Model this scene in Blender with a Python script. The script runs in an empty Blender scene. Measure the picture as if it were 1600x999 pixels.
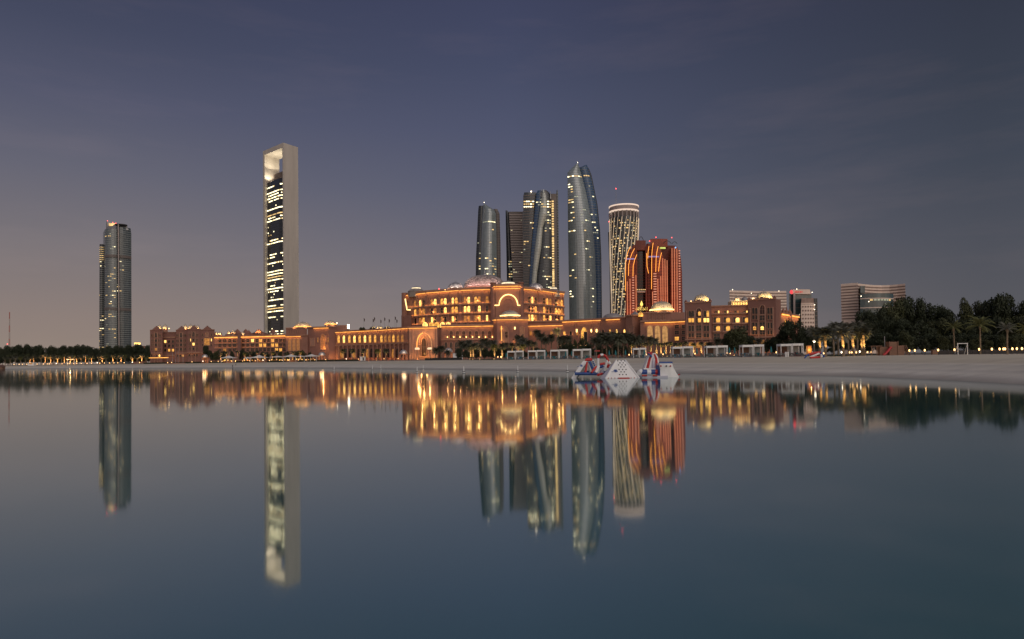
import bpy, math, random
from mathutils import Vector, Matrix
R = math.radians
rnd = random.Random(7)
SC = bpy.context.scene
COL = SC.collection

# ---------------------------------------------------------------- camera
F = 24.0 / 36.0 * 1600.0
CAMZ = 3.0
cam_d = bpy.data.cameras.new('camera')
cam_d.lens = 24.0; cam_d.sensor_width = 36.0
cam_d.clip_start = 0.1; cam_d.clip_end = 30000
cam = bpy.data.objects.new('camera', cam_d); COL.objects.link(cam)
ROT = Matrix.Rotation(R(91.5), 3, 'X') @ Matrix.Rotation(R(-0.8), 3, 'Z')
cam.rotation_euler = ROT.to_euler(); cam.location = (0, 0, CAMZ)
def cam_ray(px, py, s):
    return ROT @ Vector(((px - 800) / F, (499.5 - py) / F + s, -1.0))
lo, hi = -0.2, 0.2
for _ in range(60):
    mid = (lo + hi) / 2
    if cam_ray(800, 560, mid).z < 0: lo = mid
    else: hi = mid
SH = lo
cam_d.shift_y = SH * F / 1600.0
SC.camera = cam
def ray(px, py): return cam_ray(px, py, SH)
def P(px, py, Y):
    d = ray(px, py); t = Y / d.y
    return Vector((d.x * t, Y, CAMZ + d.z * t))
def horizon(px):
    a, b = 400.0, 700.0
    for _ in range(40):
        m = (a + b) / 2
        if ray(px, m).z > 0: a = m
        else: b = m
    return a
def GX(px, Y): return P(px, horizon(px), Y).x

# ---------------------------------------------------------------- exposure, world, afterglow
SC.view_settings.view_transform = 'Standard'; SC.view_settings.look = 'None'
SC.view_settings.exposure = 0.0; SC.view_settings.gamma = 1.0
SC.cycles.use_denoising = True
SC.cycles.max_bounces = 6; SC.cycles.sample_clamp_indirect = 6.0
SC.cycles.caustics_reflective = False; SC.cycles.caustics_refractive = False
def lin(c):
    return tuple(((v / 255.0) / 12.92 if v <= 10 else ((v / 255.0 + 0.055) / 1.055) ** 2.4) for v in c)
class NT:
    def __init__(s, tree): s.t = tree
    def n(s, typ, **kw):
        n = s.t.nodes.new(typ)
        for k, v in kw.items():
            if k.startswith('i_'): n.inputs[k[2:].replace('_', ' ')].default_value = v
            else: setattr(n, k, v)
        return n
    def l(s, a, b): s.t.links.new(a, b)
    def math(s, op, a, b=None, clamp=False):
        n = s.t.nodes.new('ShaderNodeMath'); n.operation = op; n.use_clamp = clamp
        for i, v in enumerate((a, b)):
            if v is None: continue
            if isinstance(v, (int, float)): n.inputs[i].default_value = v
            else: s.l(v, n.inputs[i])
        return n.outputs[0]
    def mix(s, fac, a, b, blend='MIX'):
        n = s.t.nodes.new('ShaderNodeMix'); n.data_type = 'RGBA'; n.blend_type = blend
        for i, v in ((0, fac), (6, a), (7, b)):
            if isinstance(v, (int, float)): n.inputs[i].default_value = v
            elif isinstance(v, tuple): n.inputs[i].default_value = (*v, 1) if len(v) == 3 else v
            else: s.l(v, n.inputs[i])
        return n.outputs[2]
    def ramp(s, fac, stops, interp='LINEAR'):
        n = s.t.nodes.new('ShaderNodeValToRGB'); e = n.color_ramp.elements; n.color_ramp.interpolation = interp
        while len(e) < len(stops): e.new(0.5)
        for el, (p, c) in zip(e, stops):
            el.position = p; el.color = (*c, 1) if len(c) == 3 else c
        s.l(fac, n.inputs[0]); return n.outputs[0]
w = bpy.data.worlds.new('World'); SC.world = w; w.use_nodes = True
w.node_tree.nodes.clear()
N = NT(w.node_tree)
tc = N.n('ShaderNodeTexCoord'); sx = N.n('ShaderNodeSeparateXYZ'); N.l(tc.outputs['Generated'], sx.inputs[0])
dx, dy, dz = sx.outputs
zc = N.math('MAXIMUM', dz, 0.0)
ZS = (0, .056, .148, .237, .32, .396, .465, 0.75, 1.0)
SKYL = [(147,132,121),(141,127,121),(122,116,120),(102,102,116),(84,87,108),(69,74,96),(61,66,89),(48,55,80),(42,48,72)]
SKYC = [(137,127,122),(130,121,121),(109,107,118),(92,95,114),(80,85,109),(70,76,101),(64,69,95),(50,56,82),(42,48,72)]
SKYR = [(92,91,94),(88,88,94),(77,80,90),(65,71,84),(58,64,78),(53,58,73),(51,54,70),(44,50,70),(42,48,72)]
rl, rc, rr = [N.ramp(zc, [(z, lin(c)) for z, c in zip(ZS, S)]) for S in (SKYL, SKYC, SKYR)]
# azimuth: right-left share of the horizontal direction
hx = N.math('DIVIDE', dx, N.math('SQRT', N.math('ADD', N.math('ADD', N.math('MULTIPLY', dx, dx), N.math('MULTIPLY', dy, dy)), 1e-4)))
fl = N.math('MULTIPLY', N.math('MULTIPLY', hx, -1.9), 1.0, clamp=True)
fr = N.math('MULTIPLY', N.math('MULTIPLY', hx, 1.75), 1.0, clamp=True)
sky = N.mix(fr, N.mix(fl, rc, rl), rr)
# the after-sunset glow, low in the sky behind the camera
gl = N.math('POWER', N.math('MULTIPLY_ADD', N.math('ADD', N.math('MULTIPLY', dy, -0.9), N.math('MULTIPLY', hx, 0.25)), 0.5), 1.0)
n = N.n('ShaderNodeMapRange'); n.interpolation_type = 'SMOOTHSTEP'
n.inputs['From Min'].default_value = -0.05; n.inputs['From Max'].default_value = 0.95
N.l(N.math('ADD', N.math('MULTIPLY', dy, -0.9), N.math('MULTIPLY', dx, 0.3)), n.inputs['Value'])
glow = N.ramp(zc, [(0, (0.62, 0.40, 0.24)), (0.10, (0.56, 0.42, 0.30)), (0.28, (0.34, 0.33, 0.31)), (0.55, (0.14, 0.16, 0.20)), (1, (0.0, 0.0, 0.0))])
sky = N.mix(n.outputs[0], sky, glow, 'ADD')
# faint streaks of high cloud
mp = N.n('ShaderNodeMapping'); mp.inputs['Scale'].default_value = (1.2, 1.2, 7.0); mp.inputs['Rotation'].default_value = (0, R(8), 0)
N.l(tc.outputs['Generated'], mp.inputs[0])
nz = N.n('ShaderNodeTexNoise', i_Scale=2.2, i_Detail=5.0, i_Roughness=0.6); N.l(mp.outputs[0], nz.inputs[0])
cl = N.ramp(nz.outputs[0], [(0.50, (0, 0, 0)), (0.78, (0.024, 0.015, 0.012))])
sky = N.mix(1.0, sky, cl, 'ADD')
bg = N.n('ShaderNodeBackground'); N.l(sky, bg.inputs[0]); bg.inputs[1].default_value = 1.0
ow = N.n('ShaderNodeOutputWorld'); N.l(bg.outputs[0], ow.inputs[0])

sun_d = bpy.data.lights.new('sun', 'SUN'); sun_d.energy = 1.0; sun_d.angle = R(70); sun_d.color = (1.0, 0.86, 0.74)
sun = bpy.data.objects.new('sun', sun_d); COL.objects.link(sun)
sun.rotation_euler = Vector((-0.35, 0.70, -0.66)).to_track_quat('-Z', 'Y').to_euler()

# ---------------------------------------------------------------- materials
MATS = {}
def bsdf(name):
    m = bpy.data.materials.new(name); m.use_nodes = True
    return m, NT(m.node_tree), m.node_tree.nodes['Principled BSDF']
def mat(name, col, rough=0.7, var=0.12, scale=0.6, metal=0.0, spec=0.5, bump=0.0, detail=4.0, stretch=(1, 1, 1)):
    if name in MATS: return MATS[name]
    m, t, b = bsdf(name)
    c = t.n('ShaderNodeTexCoord'); mp = t.n('ShaderNodeMapping'); mp.inputs['Scale'].default_value = stretch
    t.l(c.outputs['Object'], mp.inputs[0])
    nz = t.n('ShaderNodeTexNoise', i_Scale=scale, i_Detail=detail, i_Roughness=0.6); t.l(mp.outputs[0], nz.inputs[0])
    a = tuple(max(0, v * (1 - var * 1.6)) for v in col); z = tuple(min(1, v * (1 + var * 1.6)) for v in col)
    t.l(t.ramp(nz.outputs[0], [(0.25, a), (0.75, z)]), b.inputs['Base Color'])
    b.inputs['Roughness'].default_value = rough; b.inputs['Metallic'].default_value = metal
    b.inputs['Specular IOR Level'].default_value = spec
    if bump:
        bp = t.n('ShaderNodeBump', i_Strength=bump, i_Distance=0.3); t.l(nz.outputs[0], bp.inputs['Height']); t.l(bp.outputs[0], b.inputs['Normal'])
    MATS[name] = m; return m
def emat(name, col, strength, var=0.45, scale=0.9):
    if name in MATS: return MATS[name]
    m, t, b = bsdf(name)
    c = t.n('ShaderNodeTexCoord'); nz = t.n('ShaderNodeTexNoise', i_Scale=scale, i_Detail=3.0); t.l(c.outputs['Object'], nz.inputs[0])
    b.inputs['Base Color'].default_value = (*[v * 0.3 for v in col], 1)
    b.inputs['Emission Color'].default_value = (*col, 1)
    r = t.ramp(nz.outputs[0], [(0.3, (1 - var,) * 3), (0.7, (1 + var,) * 3)])
    t.l(t.math('MULTIPLY', r, strength), b.inputs['Emission Strength'])
    m.cycles.emission_sampling = 'NONE'
    MATS[name] = m; return m
def glass(name, col, rough=0.12, ior=1.9, var=0.25, tint=None):
    if name in MATS: return MATS[name]
    m, t, b = bsdf(name)
    c = t.n('ShaderNodeTexCoord'); mp = t.n('ShaderNodeMapping'); mp.inputs['Scale'].default_value = (0.25, 0.25, 0.24); t.l(c.outputs['Object'], mp.inputs[0])
    v = t.n('ShaderNodeTexWhiteNoise'); 
    sn = t.n('ShaderNodeVectorMath', operation='FLOOR'); t.l(mp.outputs[0], sn.inputs[0]); t.l(sn.outputs[0], v.inputs[0])
    a = tuple(x * (1 - var) for x in col); z = tuple(x * (1 + var) for x in col)
    t.l(t.mix(v.outputs[0], a, z), b.inputs['Base Color'])
    b.inputs['Roughness'].default_value = rough; b.inputs['IOR'].default_value = ior
    if tint: b.inputs['Specular Tint'].default_value = (*tint, 1)
    MATS[name] = m; return m

STONE = mat('palace_stone', (0.335, 0.165, 0.120), 0.85, 0.10, 0.12, bump=0.1)
STONE_R = mat('palace_stone_rose', (0.28, 0.135, 0.105), 0.85, 0.10, 0.15)
TRIM = mat('palace_trim', (0.44, 0.235, 0.16), 0.8, 0.08, 0.4)
SILVER = mat('dome_silver', (0.55, 0.52, 0.52), 0.38, 0.10, 0.5, metal=0.6)
GREY_DOME = mat('dome_grey', (0.34, 0.32, 0.32), 0.55, 0.10, 0.3, metal=0.2)
PALE_DOME = mat('dome_pale', (0.62, 0.52, 0.40), 0.45, 0.08, 0.5, metal=0.3)
DARKPANE = glass('dark_pane', (0.02, 0.018, 0.02), 0.15, 1.5)
LIT = [emat('pane_lit_bright', (1.0, 0.58, 0.15), 2.1, .8, .55), emat('pane_lit', (1.0, 0.48, 0.09), 1.05, .85, .6), emat('pane_lit_dim', (1.0, 0.42, 0.09), 0.36, .8, .6)]
LED = emat('led_amber', (1.0, 0.43, 0.09), 1.7, 0.4, 0.25)
LEDY = emat('led_yellow', (1.0, 0.68, 0.24), 2.6, 0.15, 0.3)
WARM_BULB = emat('bulb_warm', (1.0, 0.55, 0.20), 7.0, 0.05)
WHITE_BULB = emat('bulb_white', (1.0, 0.80, 0.55), 6.0, 0.05)
RED_BULB = emat('bulb_red', (1.0, 0.06, 0.05), 10.0, 0.05)
BLUE_LAMP = emat('lamp_blue', (0.2, 0.5, 1.0), 2.0, 0.3)
METAL = mat('painted_metal', (0.25, 0.25, 0.26), 0.5, 0.05, 2)
DARKM = mat('dark_metal', (0.05, 0.05, 0.055), 0.5, 0.05, 2)
WHITEP = mat('white_paint', (0.88, 0.87, 0.85), 0.6, 0.05, 1.2)
WOOD = mat('timber', (0.24, 0.13, 0.085), 0.75, 0.2, 1.5, stretch=(1, 1, 6))
BARK = mat('palm_bark', (0.27, 0.195, 0.125), 0.9, 0.35, 2.5, bump=0.4, stretch=(1, 1, 3))
TBARK = mat('tree_bark', (0.09, 0.07, 0.055), 0.9, 0.3, 1.5)
def leafmat(name, col, var=0.35):
    m = mat(name, col, 0.6, var, 0.35, spec=0.25); return m
LEAF = leafmat('leaf_dark', (0.040, 0.050, 0.026)); LEAF2 = leafmat('leaf_olive', (0.070, 0.078, 0.034)); LEAF3 = leafmat('leaf_mid', (0.055, 0.062, 0.034))
PALML = leafmat('palm_leaf', (0.105, 0.108, 0.072)); PALMG = leafmat('palm_leaf_green', (0.135, 0.140, 0.050)); PALMS = leafmat('palm_leaf_silver', (0.17, 0.17, 0.135))
HEDGE = leafmat('hedge_leaf', (0.035, 0.038, 0.020))

# ---------------------------------------------------------------- mesh helpers
class MB:
    def __init__(s): s.v = []; s.f = []; s.m = []
    def face(s, pts, mi=0):
        k = len(s.v); s.v += [tuple(p) for p in pts]; s.f.append(tuple(range(k, k + len(pts)))); s.m.append(mi)
    def mesh(s, verts, faces, mi=0):
        k = len(s.v); s.v += [tuple(p) for p in verts]
        for f in faces: s.f.append(tuple(i + k for i in f)); s.m.append(mi)
    def box(s, c, size, e=None, mi=0, up=None):
        """box centred at c; e = unit horizontal x-axis direction"""
        e = Vector((1, 0, 0)) if e is None else Vector((e[0], e[1], e[2] if len(e) > 2 else 0)).normalized()
        u = Vector((0, 0, 1)) if up is None else Vector(up).normalized()
        n = u.cross(e); hx, hy, hz = size[0] / 2, size[1] / 2, size[2] / 2; c = Vector(c)
        vs = [c + e * (hx * a) + n * (hy * b) + u * (hz * d) for d in (-1, 1) for a, b in ((-1, -1), (1, -1), (1, 1), (-1, 1))]
        s.mesh(vs, [(3, 2, 1, 0), (4, 5, 6, 7), (0, 1, 5, 4), (1, 2, 6, 5), (2, 3, 7, 6), (3, 0, 4, 7)], mi)
    def loft(s, rings, mi=0, cap=True, closed=True):
        n = len(rings[0]); vs = [p for r in rings for p in r]; fs = []
        for k in range(len(rings) - 1):
            for i in range(n if closed else n - 1):
                j = (i + 1) % n; fs.append((k * n + i, k * n + j, (k + 1) * n + j, (k + 1) * n + i))
        if cap and closed:
            fs.append(tuple(range(n - 1, -1, -1))); fs.append(tuple(range((len(rings) - 1) * n, len(rings) * n)))
        s.mesh(vs, fs, mi)
    def prism(s, poly, z0, z1, mi=0):
        a = sum(poly[i][0] * poly[(i + 1) % len(poly)][1] - poly[(i + 1) % len(poly)][0] * poly[i][1] for i in range(len(poly)))
        if a < 0: poly = poly[::-1]
        s.loft([[(p[0], p[1], z0) for p in poly], [(p[0], p[1], z1) for p in poly]], mi)
    def tube(s, pts, r, n=6, mi=0, cap=True):
        pts = [Vector(p) for p in pts]; rs = r if isinstance(r, (list, tuple)) else [r] * len(pts)
        rings = []
        for i, p in enumerate(pts):
            d = (pts[min(i + 1, len(pts) - 1)] - pts[max(i - 1, 0)]).normalized()
            a = d.cross(Vector((0, 0, 1)))
            if a.length < 1e-3: a = Vector((1, 0, 0))
            a.normalize(); b = a.cross(d)
            rings.append([p + (a * math.cos(2 * math.pi * k / n) - b * math.sin(2 * math.pi * k / n)) * rs[i] for k in range(n)])
        s.loft(rings, mi, cap)
    def lathe(s, c, prof, n=16, mi=0):
        """prof: (r, z) bottom to top, around the vertical through c"""
        rings = [[(c[0] + r * math.cos(2 * math.pi * k / n), c[1] + r * math.sin(2 * math.pi * k / n), c[2] + z) for k in range(n)] for r, z in prof]
        s.loft(rings, mi)
    def data(s, name, mats, origin=(0, 0, 0), smooth=False):
        me = bpy.data.meshes.new(name); o = Vector(origin)
        me.from_pydata([(v[0] - o.x, v[1] - o.y, v[2] - o.z) for v in s.v], [], s.f)
        for m in (mats if isinstance(mats, (list, tuple)) else [mats]): me.materials.append(m)
        if isinstance(mats, (list, tuple)) and len(mats) > 1: me.polygons.foreach_set('material_index', s.m)
        if smooth: me.polygons.foreach_set('use_smooth', [True] * len(s.f))
        me.update(); return me
    def build(s, name, mats, parent=None, smooth=False, kind=None, origin=None, label=None):
        """vertices are in world space; the object's origin goes to its base centre"""
        if origin is None:
            lo = [min(v[i] for v in s.v) for i in range(3)]; hi = [max(v[i] for v in s.v) for i in range(3)]
            origin = Vector(((lo[0] + hi[0]) / 2, (lo[1] + hi[1]) / 2, lo[2]))
        return place(name, s.data(name, mats, origin, smooth), origin, parent, kind=kind, label=label)
WO = {}
def place(name, me, world, parent=None, rz=0.0, kind=None, label=None, scale=None):
    o = bpy.data.objects.new(name, me); COL.objects.link(o); world = Vector(world)
    if parent is not None: o.parent = parent; o.location = world - WO[parent.name]
    else: o.location = world
    o.rotation_euler = (0, 0, rz)
    if scale: o.scale = scale
    WO[o.name] = world
    if kind: o['kind'] = kind
    if label: o['label'] = label
    return o
def tag(o, label, cat, group=None, kind=None):
    o['label'] = label
    if cat: o['category'] = cat
    if group: o['group'] = group
    if kind: o['kind'] = kind
    return o
def thing(name, label, cat, loc=(0, 0, 0), group=None, rz=0.0):
    o = place(name, None, loc, None, rz); o.empty_display_size = 0.5
    return tag(o, label, cat, group)
def copy_tree(o, parent=None):
    c = o.copy(); COL.objects.link(c)
    if parent is not None: c.parent = parent
    for ch in list(o.children): copy_tree(ch, c)
    return c
def lamp(typ, name, loc, energy, col, parent=None, **kw):
    d = bpy.data.lights.new(name, typ); d.energy = energy; d.color = col
    for k, v in kw.items():
        if k not in ('rot', 'd'): setattr(d, k, v)
    o = bpy.data.objects.new(name, d); COL.objects.link(o); loc = Vector(loc)
    if parent is not None: o.parent = parent; o.location = loc - WO[parent.name]
    else: o.location = loc
    if 'd' in kw: o.rotation_euler = Vector(kw['d']).to_track_quat('-Z', 'Y').to_euler()
    if 'rot' in kw: o.rotation_euler = kw['rot']
    return o
ORD = ['', 'first', 'second', 'third', 'fourth', 'fifth', 'sixth', 'seventh', 'eighth', 'ninth', 'tenth', 'eleventh', 'twelfth', 'thirteenth', 'fourteenth', 'fifteenth', 'sixteenth', 'seventeenth', 'eighteenth', 'nineteenth']
TENS = {2: 'twent', 3: 'thirt', 4: 'fort', 5: 'fift', 6: 'sixt', 7: 'sevent', 8: 'eight', 9: 'ninet'}
def ordn(i, n=0):
    if i == 1: return 'leftmost'
    if n and i == n: return 'rightmost'
    if i < 20: return ORD[i] + ' from left'
    t, u = divmod(i, 10)
    return (TENS[t] + 'ieth' if u == 0 else TENS[t] + 'y-' + ORD[u]) + ' from left'

# ---------------------------------------------------------------- water, beach, land
SHORE = [(-700, 584), (-300, 579), (0, 577), (100, 576), (240, 575.5), (440, 575), (620, 576.5), (760, 578), (900, 580.5), (1060, 583), (1340, 588), (1480, 594), (1600, 601), (1900, 632)]
def shore_dist(px):
    for (a, ya), (b, yb) in zip(SHORE, SHORE[1:]):
        if px <= b or b == 1900:
            t = (px - a) / (b - a); y = ya + (yb - ya) * t
            return CAMZ * F / max(2.5, (y - horizon(px)))
    return 60
SD = {p: shore_dist(max(-700, min(1900, p))) for p in range(-2600, 4001, 20)}
def sd(px):
    px = max(-2600, min(3999, px)); k = int(math.floor(px / 20)) * 20; t = (px - k) / 20
    return SD[k] * (1 - t) + SD.get(k + 20, SD[k]) * t
PROF = [(-60, -4), (-10, -1.2), (0, 0.0), (4, 0.42), (12, 1.32), (22, 2.15), (40, 2.5), (70, 2.58), (120, 2.7), (400, 2.75), (9000, 2.75)]
def prof(off):
    for (a, za), (b, zb) in zip(PROF, PROF[1:]):
        if off <= b: return za + (zb - za) * (off - a) / (b - a)
    return 2.75
def gz(X, Y):
    px = 800 + F * X / Y
    return prof(Y - sd(px))
def water_mat():
    m = bpy.data.materials.new('sea_water'); m.use_nodes = True; t = NT(m.node_tree); t.t.nodes.clear()
    c = t.n('ShaderNodeTexCoord'); mp = t.n('ShaderNodeMapping'); mp.inputs['Scale'].default_value = (0.35, 1.0, 1.0); t.l(c.outputs['Object'], mp.inputs[0])
    nz = t.n('ShaderNodeTexNoise', i_Scale=0.06, i_Detail=3.0); t.l(mp.outputs[0], nz.inputs[0])
    bp = t.n('ShaderNodeBump', i_Strength=0.05, i_Distance=0.2); t.l(nz.outputs[0], bp.inputs['Height'])
    g = t.n('ShaderNodeBsdfGlossy'); n3 = t.n('ShaderNodeTexNoise', i_Scale=0.02, i_Detail=2.0); t.l(mp.outputs[0], n3.inputs[0]); t.l(t.math('ADD', t.math('MULTIPLY', n3.outputs[0], 0.035), 0.036), g.inputs['Roughness']); g.inputs['Color'].default_value = (0.86, 0.90, 0.91, 1); t.l(bp.outputs[0], g.inputs['Normal'])
    d = t.n('ShaderNodeBsdfDiffuse'); d.inputs['Color'].default_value = (0.034, 0.150, 0.150, 1)
    fr = t.n('ShaderNodeFresnel'); fr.inputs['IOR'].default_value = 1.33
    fac = t.math('POWER', fr.outputs[0], 0.38)
    mx = t.n('ShaderNodeMixShader'); t.l(fac, mx.inputs[0]); t.l(d.outputs[0], mx.inputs[1]); t.l(g.outputs[0], mx.inputs[2])
    o = t.n('ShaderNodeOutputMaterial'); t.l(mx.outputs[0], o.inputs[0]); return m
def sand_mat():
    m, t, b = bsdf('beach_sand'); c = t.n('ShaderNodeTexCoord'); mp = t.n('ShaderNodeMapping'); mp.inputs['Scale'].default_value = (0.05, 0.5, 1.0); mp.inputs['Rotation'].default_value = (0, 0, R(-12)); t.l(c.outputs['Object'], mp.inputs[0])
    nz = t.n('ShaderNodeTexNoise', i_Scale=0.7, i_Detail=8.0, i_Roughness=0.65); t.l(mp.outputs[0], nz.inputs[0])
    n2 = t.n('ShaderNodeTexNoise', i_Scale=2.5, i_Detail=6.0); t.l(c.outputs['Object'], n2.inputs[0])
    dry = t.ramp(nz.outputs[0], [(0.3, (0.60, 0.56, 0.50)), (0.5, (0.69, 0.65, 0.58)), (0.7, (0.74, 0.70, 0.63))])
    s = t.n('ShaderNodeSeparateXYZ'); t.l(c.outputs['Object'], s.inputs[0])
    wet = t.n('ShaderNodeMapRange'); wet.inputs['From Min'].default_value = 0.05; wet.inputs['From Max'].default_value = 0.55
    t.l(t.math('ADD', s.outputs[2], t.math('MULTIPLY', nz.outputs[0], 0.25)), wet.inputs['Value'])
    zz = t.math('ADD', s.outputs[2], t.math('MULTIPLY', t.math('ADD', nz.outputs[0], -0.5), 0.35))
    band = t.ramp(t.math('MULTIPLY', zz, 0.4), [(0.10, (0.80, 0.80, 0.82)), (0.24, (1.0, 1.0, 1.0)), (0.34, (0.84, 0.84, 0.85)), (0.40, (0.95, 0.94, 0.93)), (0.55, (0.84, 0.84, 0.83)), (0.61, (0.99, 0.97, 0.94)), (0.66, (0.84, 0.80, 0.72)), (0.95, (0.90, 0.86, 0.77))])
    t.l(t.mix(wet.outputs[0], (0.34, 0.31, 0.28), t.mix(1.0, dry, band, 'MULTIPLY')), b.inputs['Base Color']); b.inputs['Roughness'].default_value = 0.9
    bp = t.n('ShaderNodeBump', i_Strength=0.4, i_Distance=0.15); t.l(n2.outputs[0], bp.inputs['Height']); t.l(bp.outputs[0], b.inputs['Normal']); return m
def strip_mesh(name, offs, m, kind='structure', dzf=0.0):
    mb = MB(); pxs = list(range(-2600, 4001, 20)); vs = []; n = len(pxs)
    for off in offs:
        for px in pxs:
            Y = sd(px) + off; jit = 0 if off < 1 else (math.sin(px * 0.05 + off) + math.sin(px * 0.021 + off * 2)) * 0.02 * min(off, 12)
            vs.append((F and (px - 800) / F * Y, Y, prof(off + jit) + dzf))
    fs = [(r * n + i, r * n + i + 1, (r + 1) * n + i + 1, (r + 1) * n + i) for r in range(len(offs) - 1) for i in range(n - 1)]
    mb.mesh(vs, fs); o = mb.build(name, m, None, True, origin=(0, 0, 0)); o['kind'] = kind; return o
mb = MB(); mb.mesh([(-9000, -300, 0), (9000, -300, 0), (9000, 900, 0), (-9000, 900, 0)], [(0, 1, 2, 3)])
o = mb.build('sea', water_mat(), None, origin=(0, 0, 0)); o['kind'] = 'structure'
strip_mesh('beach', [-12, -5, 0, 2, 4, 7, 10, 14, 18, 22, 27, 33, 40, 48, 58], sand_mat())
strip_mesh('ground', [58, 70, 90, 120, 200, 400, 1000, 3000, 9000], mat('paved_ground', (0.20, 0.18, 0.16), 0.9, 0.2, 0.05))
# dark lawn patches behind the sand
GRASS = mat('lawn_grass', (0.045, 0.060, 0.025), 0.9, 0.3, 0.8)
def lawn(pxa, pxb, oa, ob):
    mb = MB(); k = 24; vs = []
    for r in range(5):
        for i in range(k + 1):
            px = pxa + (pxb - pxa) * i / k; e = 1 - abs(2 * i / k - 1) ** 3
            off = (oa + ob) / 2 + (ob - oa) / 2 * (r / 2 - 1) * e; vs.append(((px - 800) / F * (sd(px) + off), sd(px) + off, prof(off) + 0.12))
    fs = [(r * (k + 1) + i, r * (k + 1) + i + 1, (r + 1) * (k + 1) + i + 1, (r + 1) * (k + 1) + i) for r in range(4) for i in range(k)]
    mb.mesh(vs, fs); o = mb.build('lawn', GRASS, None, True); o['kind'] = 'structure'
lawn(728, 800, 40, 90); lawn(1272, 1345, 42, 75); lawn(1320, 1420, 60, 90)

# ---------------------------------------------------------------- towers
def interp(rows, py):
    if py <= rows[0][0]: return rows[0][1:]
    for a, b in zip(rows, rows[1:]):
        if py <= b[0]:
            t = (py - a[0]) / (b[0] - a[0]); return tuple(p + (q - p) * t for p, q in zip(a[1:], b[1:]))
    return rows[-1][1:]
class Sheet:
    """a curved glass slab: rows (py, left px, right px) read at depth Y, front bulging towards the viewer"""
    def __init__(s, root, rows, Y, bulge, thick, m, name='glass_skin', n=10, floor=4.0, skew=0.0, taper=True):
        s.rows, s.Y, s.bulge, s.skew, s.n, s.root, s.floor = rows, Y, bulge, skew, n, root, floor
        s.wmax = max(r[2] - r[1] for r in rows)
        y0, y1 = rows[0][0], rows[-1][0]; step = floor * F / Y
        ys = sorted(set([r[0] for r in rows] + [y0 + i * (y1 - y0) / 24 for i in range(25)]))
        mb = MB(); rings = []
        for py in reversed(ys):
            l, r = interp(rows, py); a, b = P(l, py, Y), P(r, py, Y)
            ring = [s.pt(i / n, py) for i in range(n + 1)]
            k = 1 + thick / Y; ring += [Vector((b.x * k, Y + thick, b.z)), Vector((a.x * k, Y + thick, a.z))]; rings.append(ring)
        mb.loft(rings); s.obj = mb.build(name, m, root, False)
        s.ys = [y0 + step * (i + 1) for i in range(int((y1 - y0) / step))]
    def pt(s, u, py, out=0.0):
        l, r = interp(s.rows, py); a, b = P(l, py, s.Y), P(r, py, s.Y); q = a.lerp(b, u); k = (r - l) / s.wmax
        q.y -= s.bulge * k * (1 - (2 * u - 1) ** 2) + s.skew * (u - 0.5) * k
        if out:
            d = s.pt(min(1, u + .02), py) - s.pt(max(0, u - .02), py); nn = Vector((d.y, -d.x, 0))
            if nn.length > 1e-6: q += nn.normalized() * out
        return q
    def bands(s, m, h=1.0, out=0.25, name='floor_bands', y0=0, y1=9999, every=1, split=False):
        mb = MB(); dh = h * F / s.Y; n = s.n
        for py in s.ys[::every]:
            if not (y0 <= py <= y1): continue
            l, r = interp(s.rows, py)
            if r - l < 1.5: continue
            A = [s.pt(i / n, py, out) for i in range(n + 1)]; B = [s.pt(i / n, py + dh, out) for i in range(n + 1)]
            A0 = [s.pt(i / n, py, -0.3) for i in range(n + 1)]; B0 = [s.pt(i / n, py + dh, -0.3) for i in range(n + 1)]
            for i in range(n):
                mb.face([B[i], B[i + 1], A[i + 1], A[i]]); mb.face([A[i], A[i + 1], A0[i + 1], A0[i]]); mb.face([B0[i], B0[i + 1], B[i + 1], B[i]])
            if split: mb.build('floor_band', m, s.root); mb = MB()
        if mb.f: mb.build(name, m, s.root, kind='stuff')
    def fins(s, us, m, name='mullions', w=0.3, out=0.3, y0=None, y1=None):
        mb = MB(); a = y0 or s.rows[0][0] + 2; b = y1 or s.rows[-1][0]
        for u in us: mb.tube([s.pt(u, a + (b - a) * k / 10, out) for k in range(11)], w, 4)
        mb.build(name, m, s.root, kind='stuff')
    def lights(s, spots, mats, cell=2.7, hh=1.4, name='lit_windows', out=0.2):
        """spots: (u0, u1, py0, py1, chance, warm)"""
        mb = MB()
        for u0, u1, a, b, ch, wm in spots:
            for py in s.ys:
                if not (a <= py <= b): continue
                l, r = interp(s.rows, py); wid = (r - l) * s.Y / F
                if wid < 4: continue
                k = max(1, int(wid * (u1 - u0) / cell)); run = 0; cur = 0
                fl = rnd.random() < ch * 2.2
                for i in range(k):
                    if run <= 0: run = rnd.randint(1, 2); cur = rnd.random() < (ch * 2.4 if fl else ch * 0.6)
                    run -= 1
                    if not cur: continue
                    ua = u0 + (u1 - u0) * (i + .12) / k; ub = u0 + (u1 - u0) * (i + .88) / k; d = hh * F / s.Y; y = py + 0.25 * s.floor * F / s.Y
                    mi = rnd.choice(wm) if isinstance(wm, (list, tuple)) else wm
                    mb.face([s.pt(ua, y + d, out), s.pt(ub, y + d, out), s.pt(ub, y, out), s.pt(ua, y, out)], mi)
        if mb.f: mb.build(name, mats, s.root, kind='stuff')
WIN = [emat('office_white', (1.0, 0.85, 0.48), 2.1, 0.5, 0.15), emat('office_warm', (1.0, 0.66, 0.26), 1.0, 0.5, 0.15), emat('office_dim', (0.85, 0.85, 0.6), 0.35, 0.5, 0.15), emat('office_bright', (1.0, 0.88, 0.54), 3.2, 0.4, 0.15)]
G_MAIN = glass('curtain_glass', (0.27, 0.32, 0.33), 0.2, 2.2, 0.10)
G_MID = glass('curtain_glass_mid', (0.15, 0.178, 0.185), 0.2, 2.0, 0.15)
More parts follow.
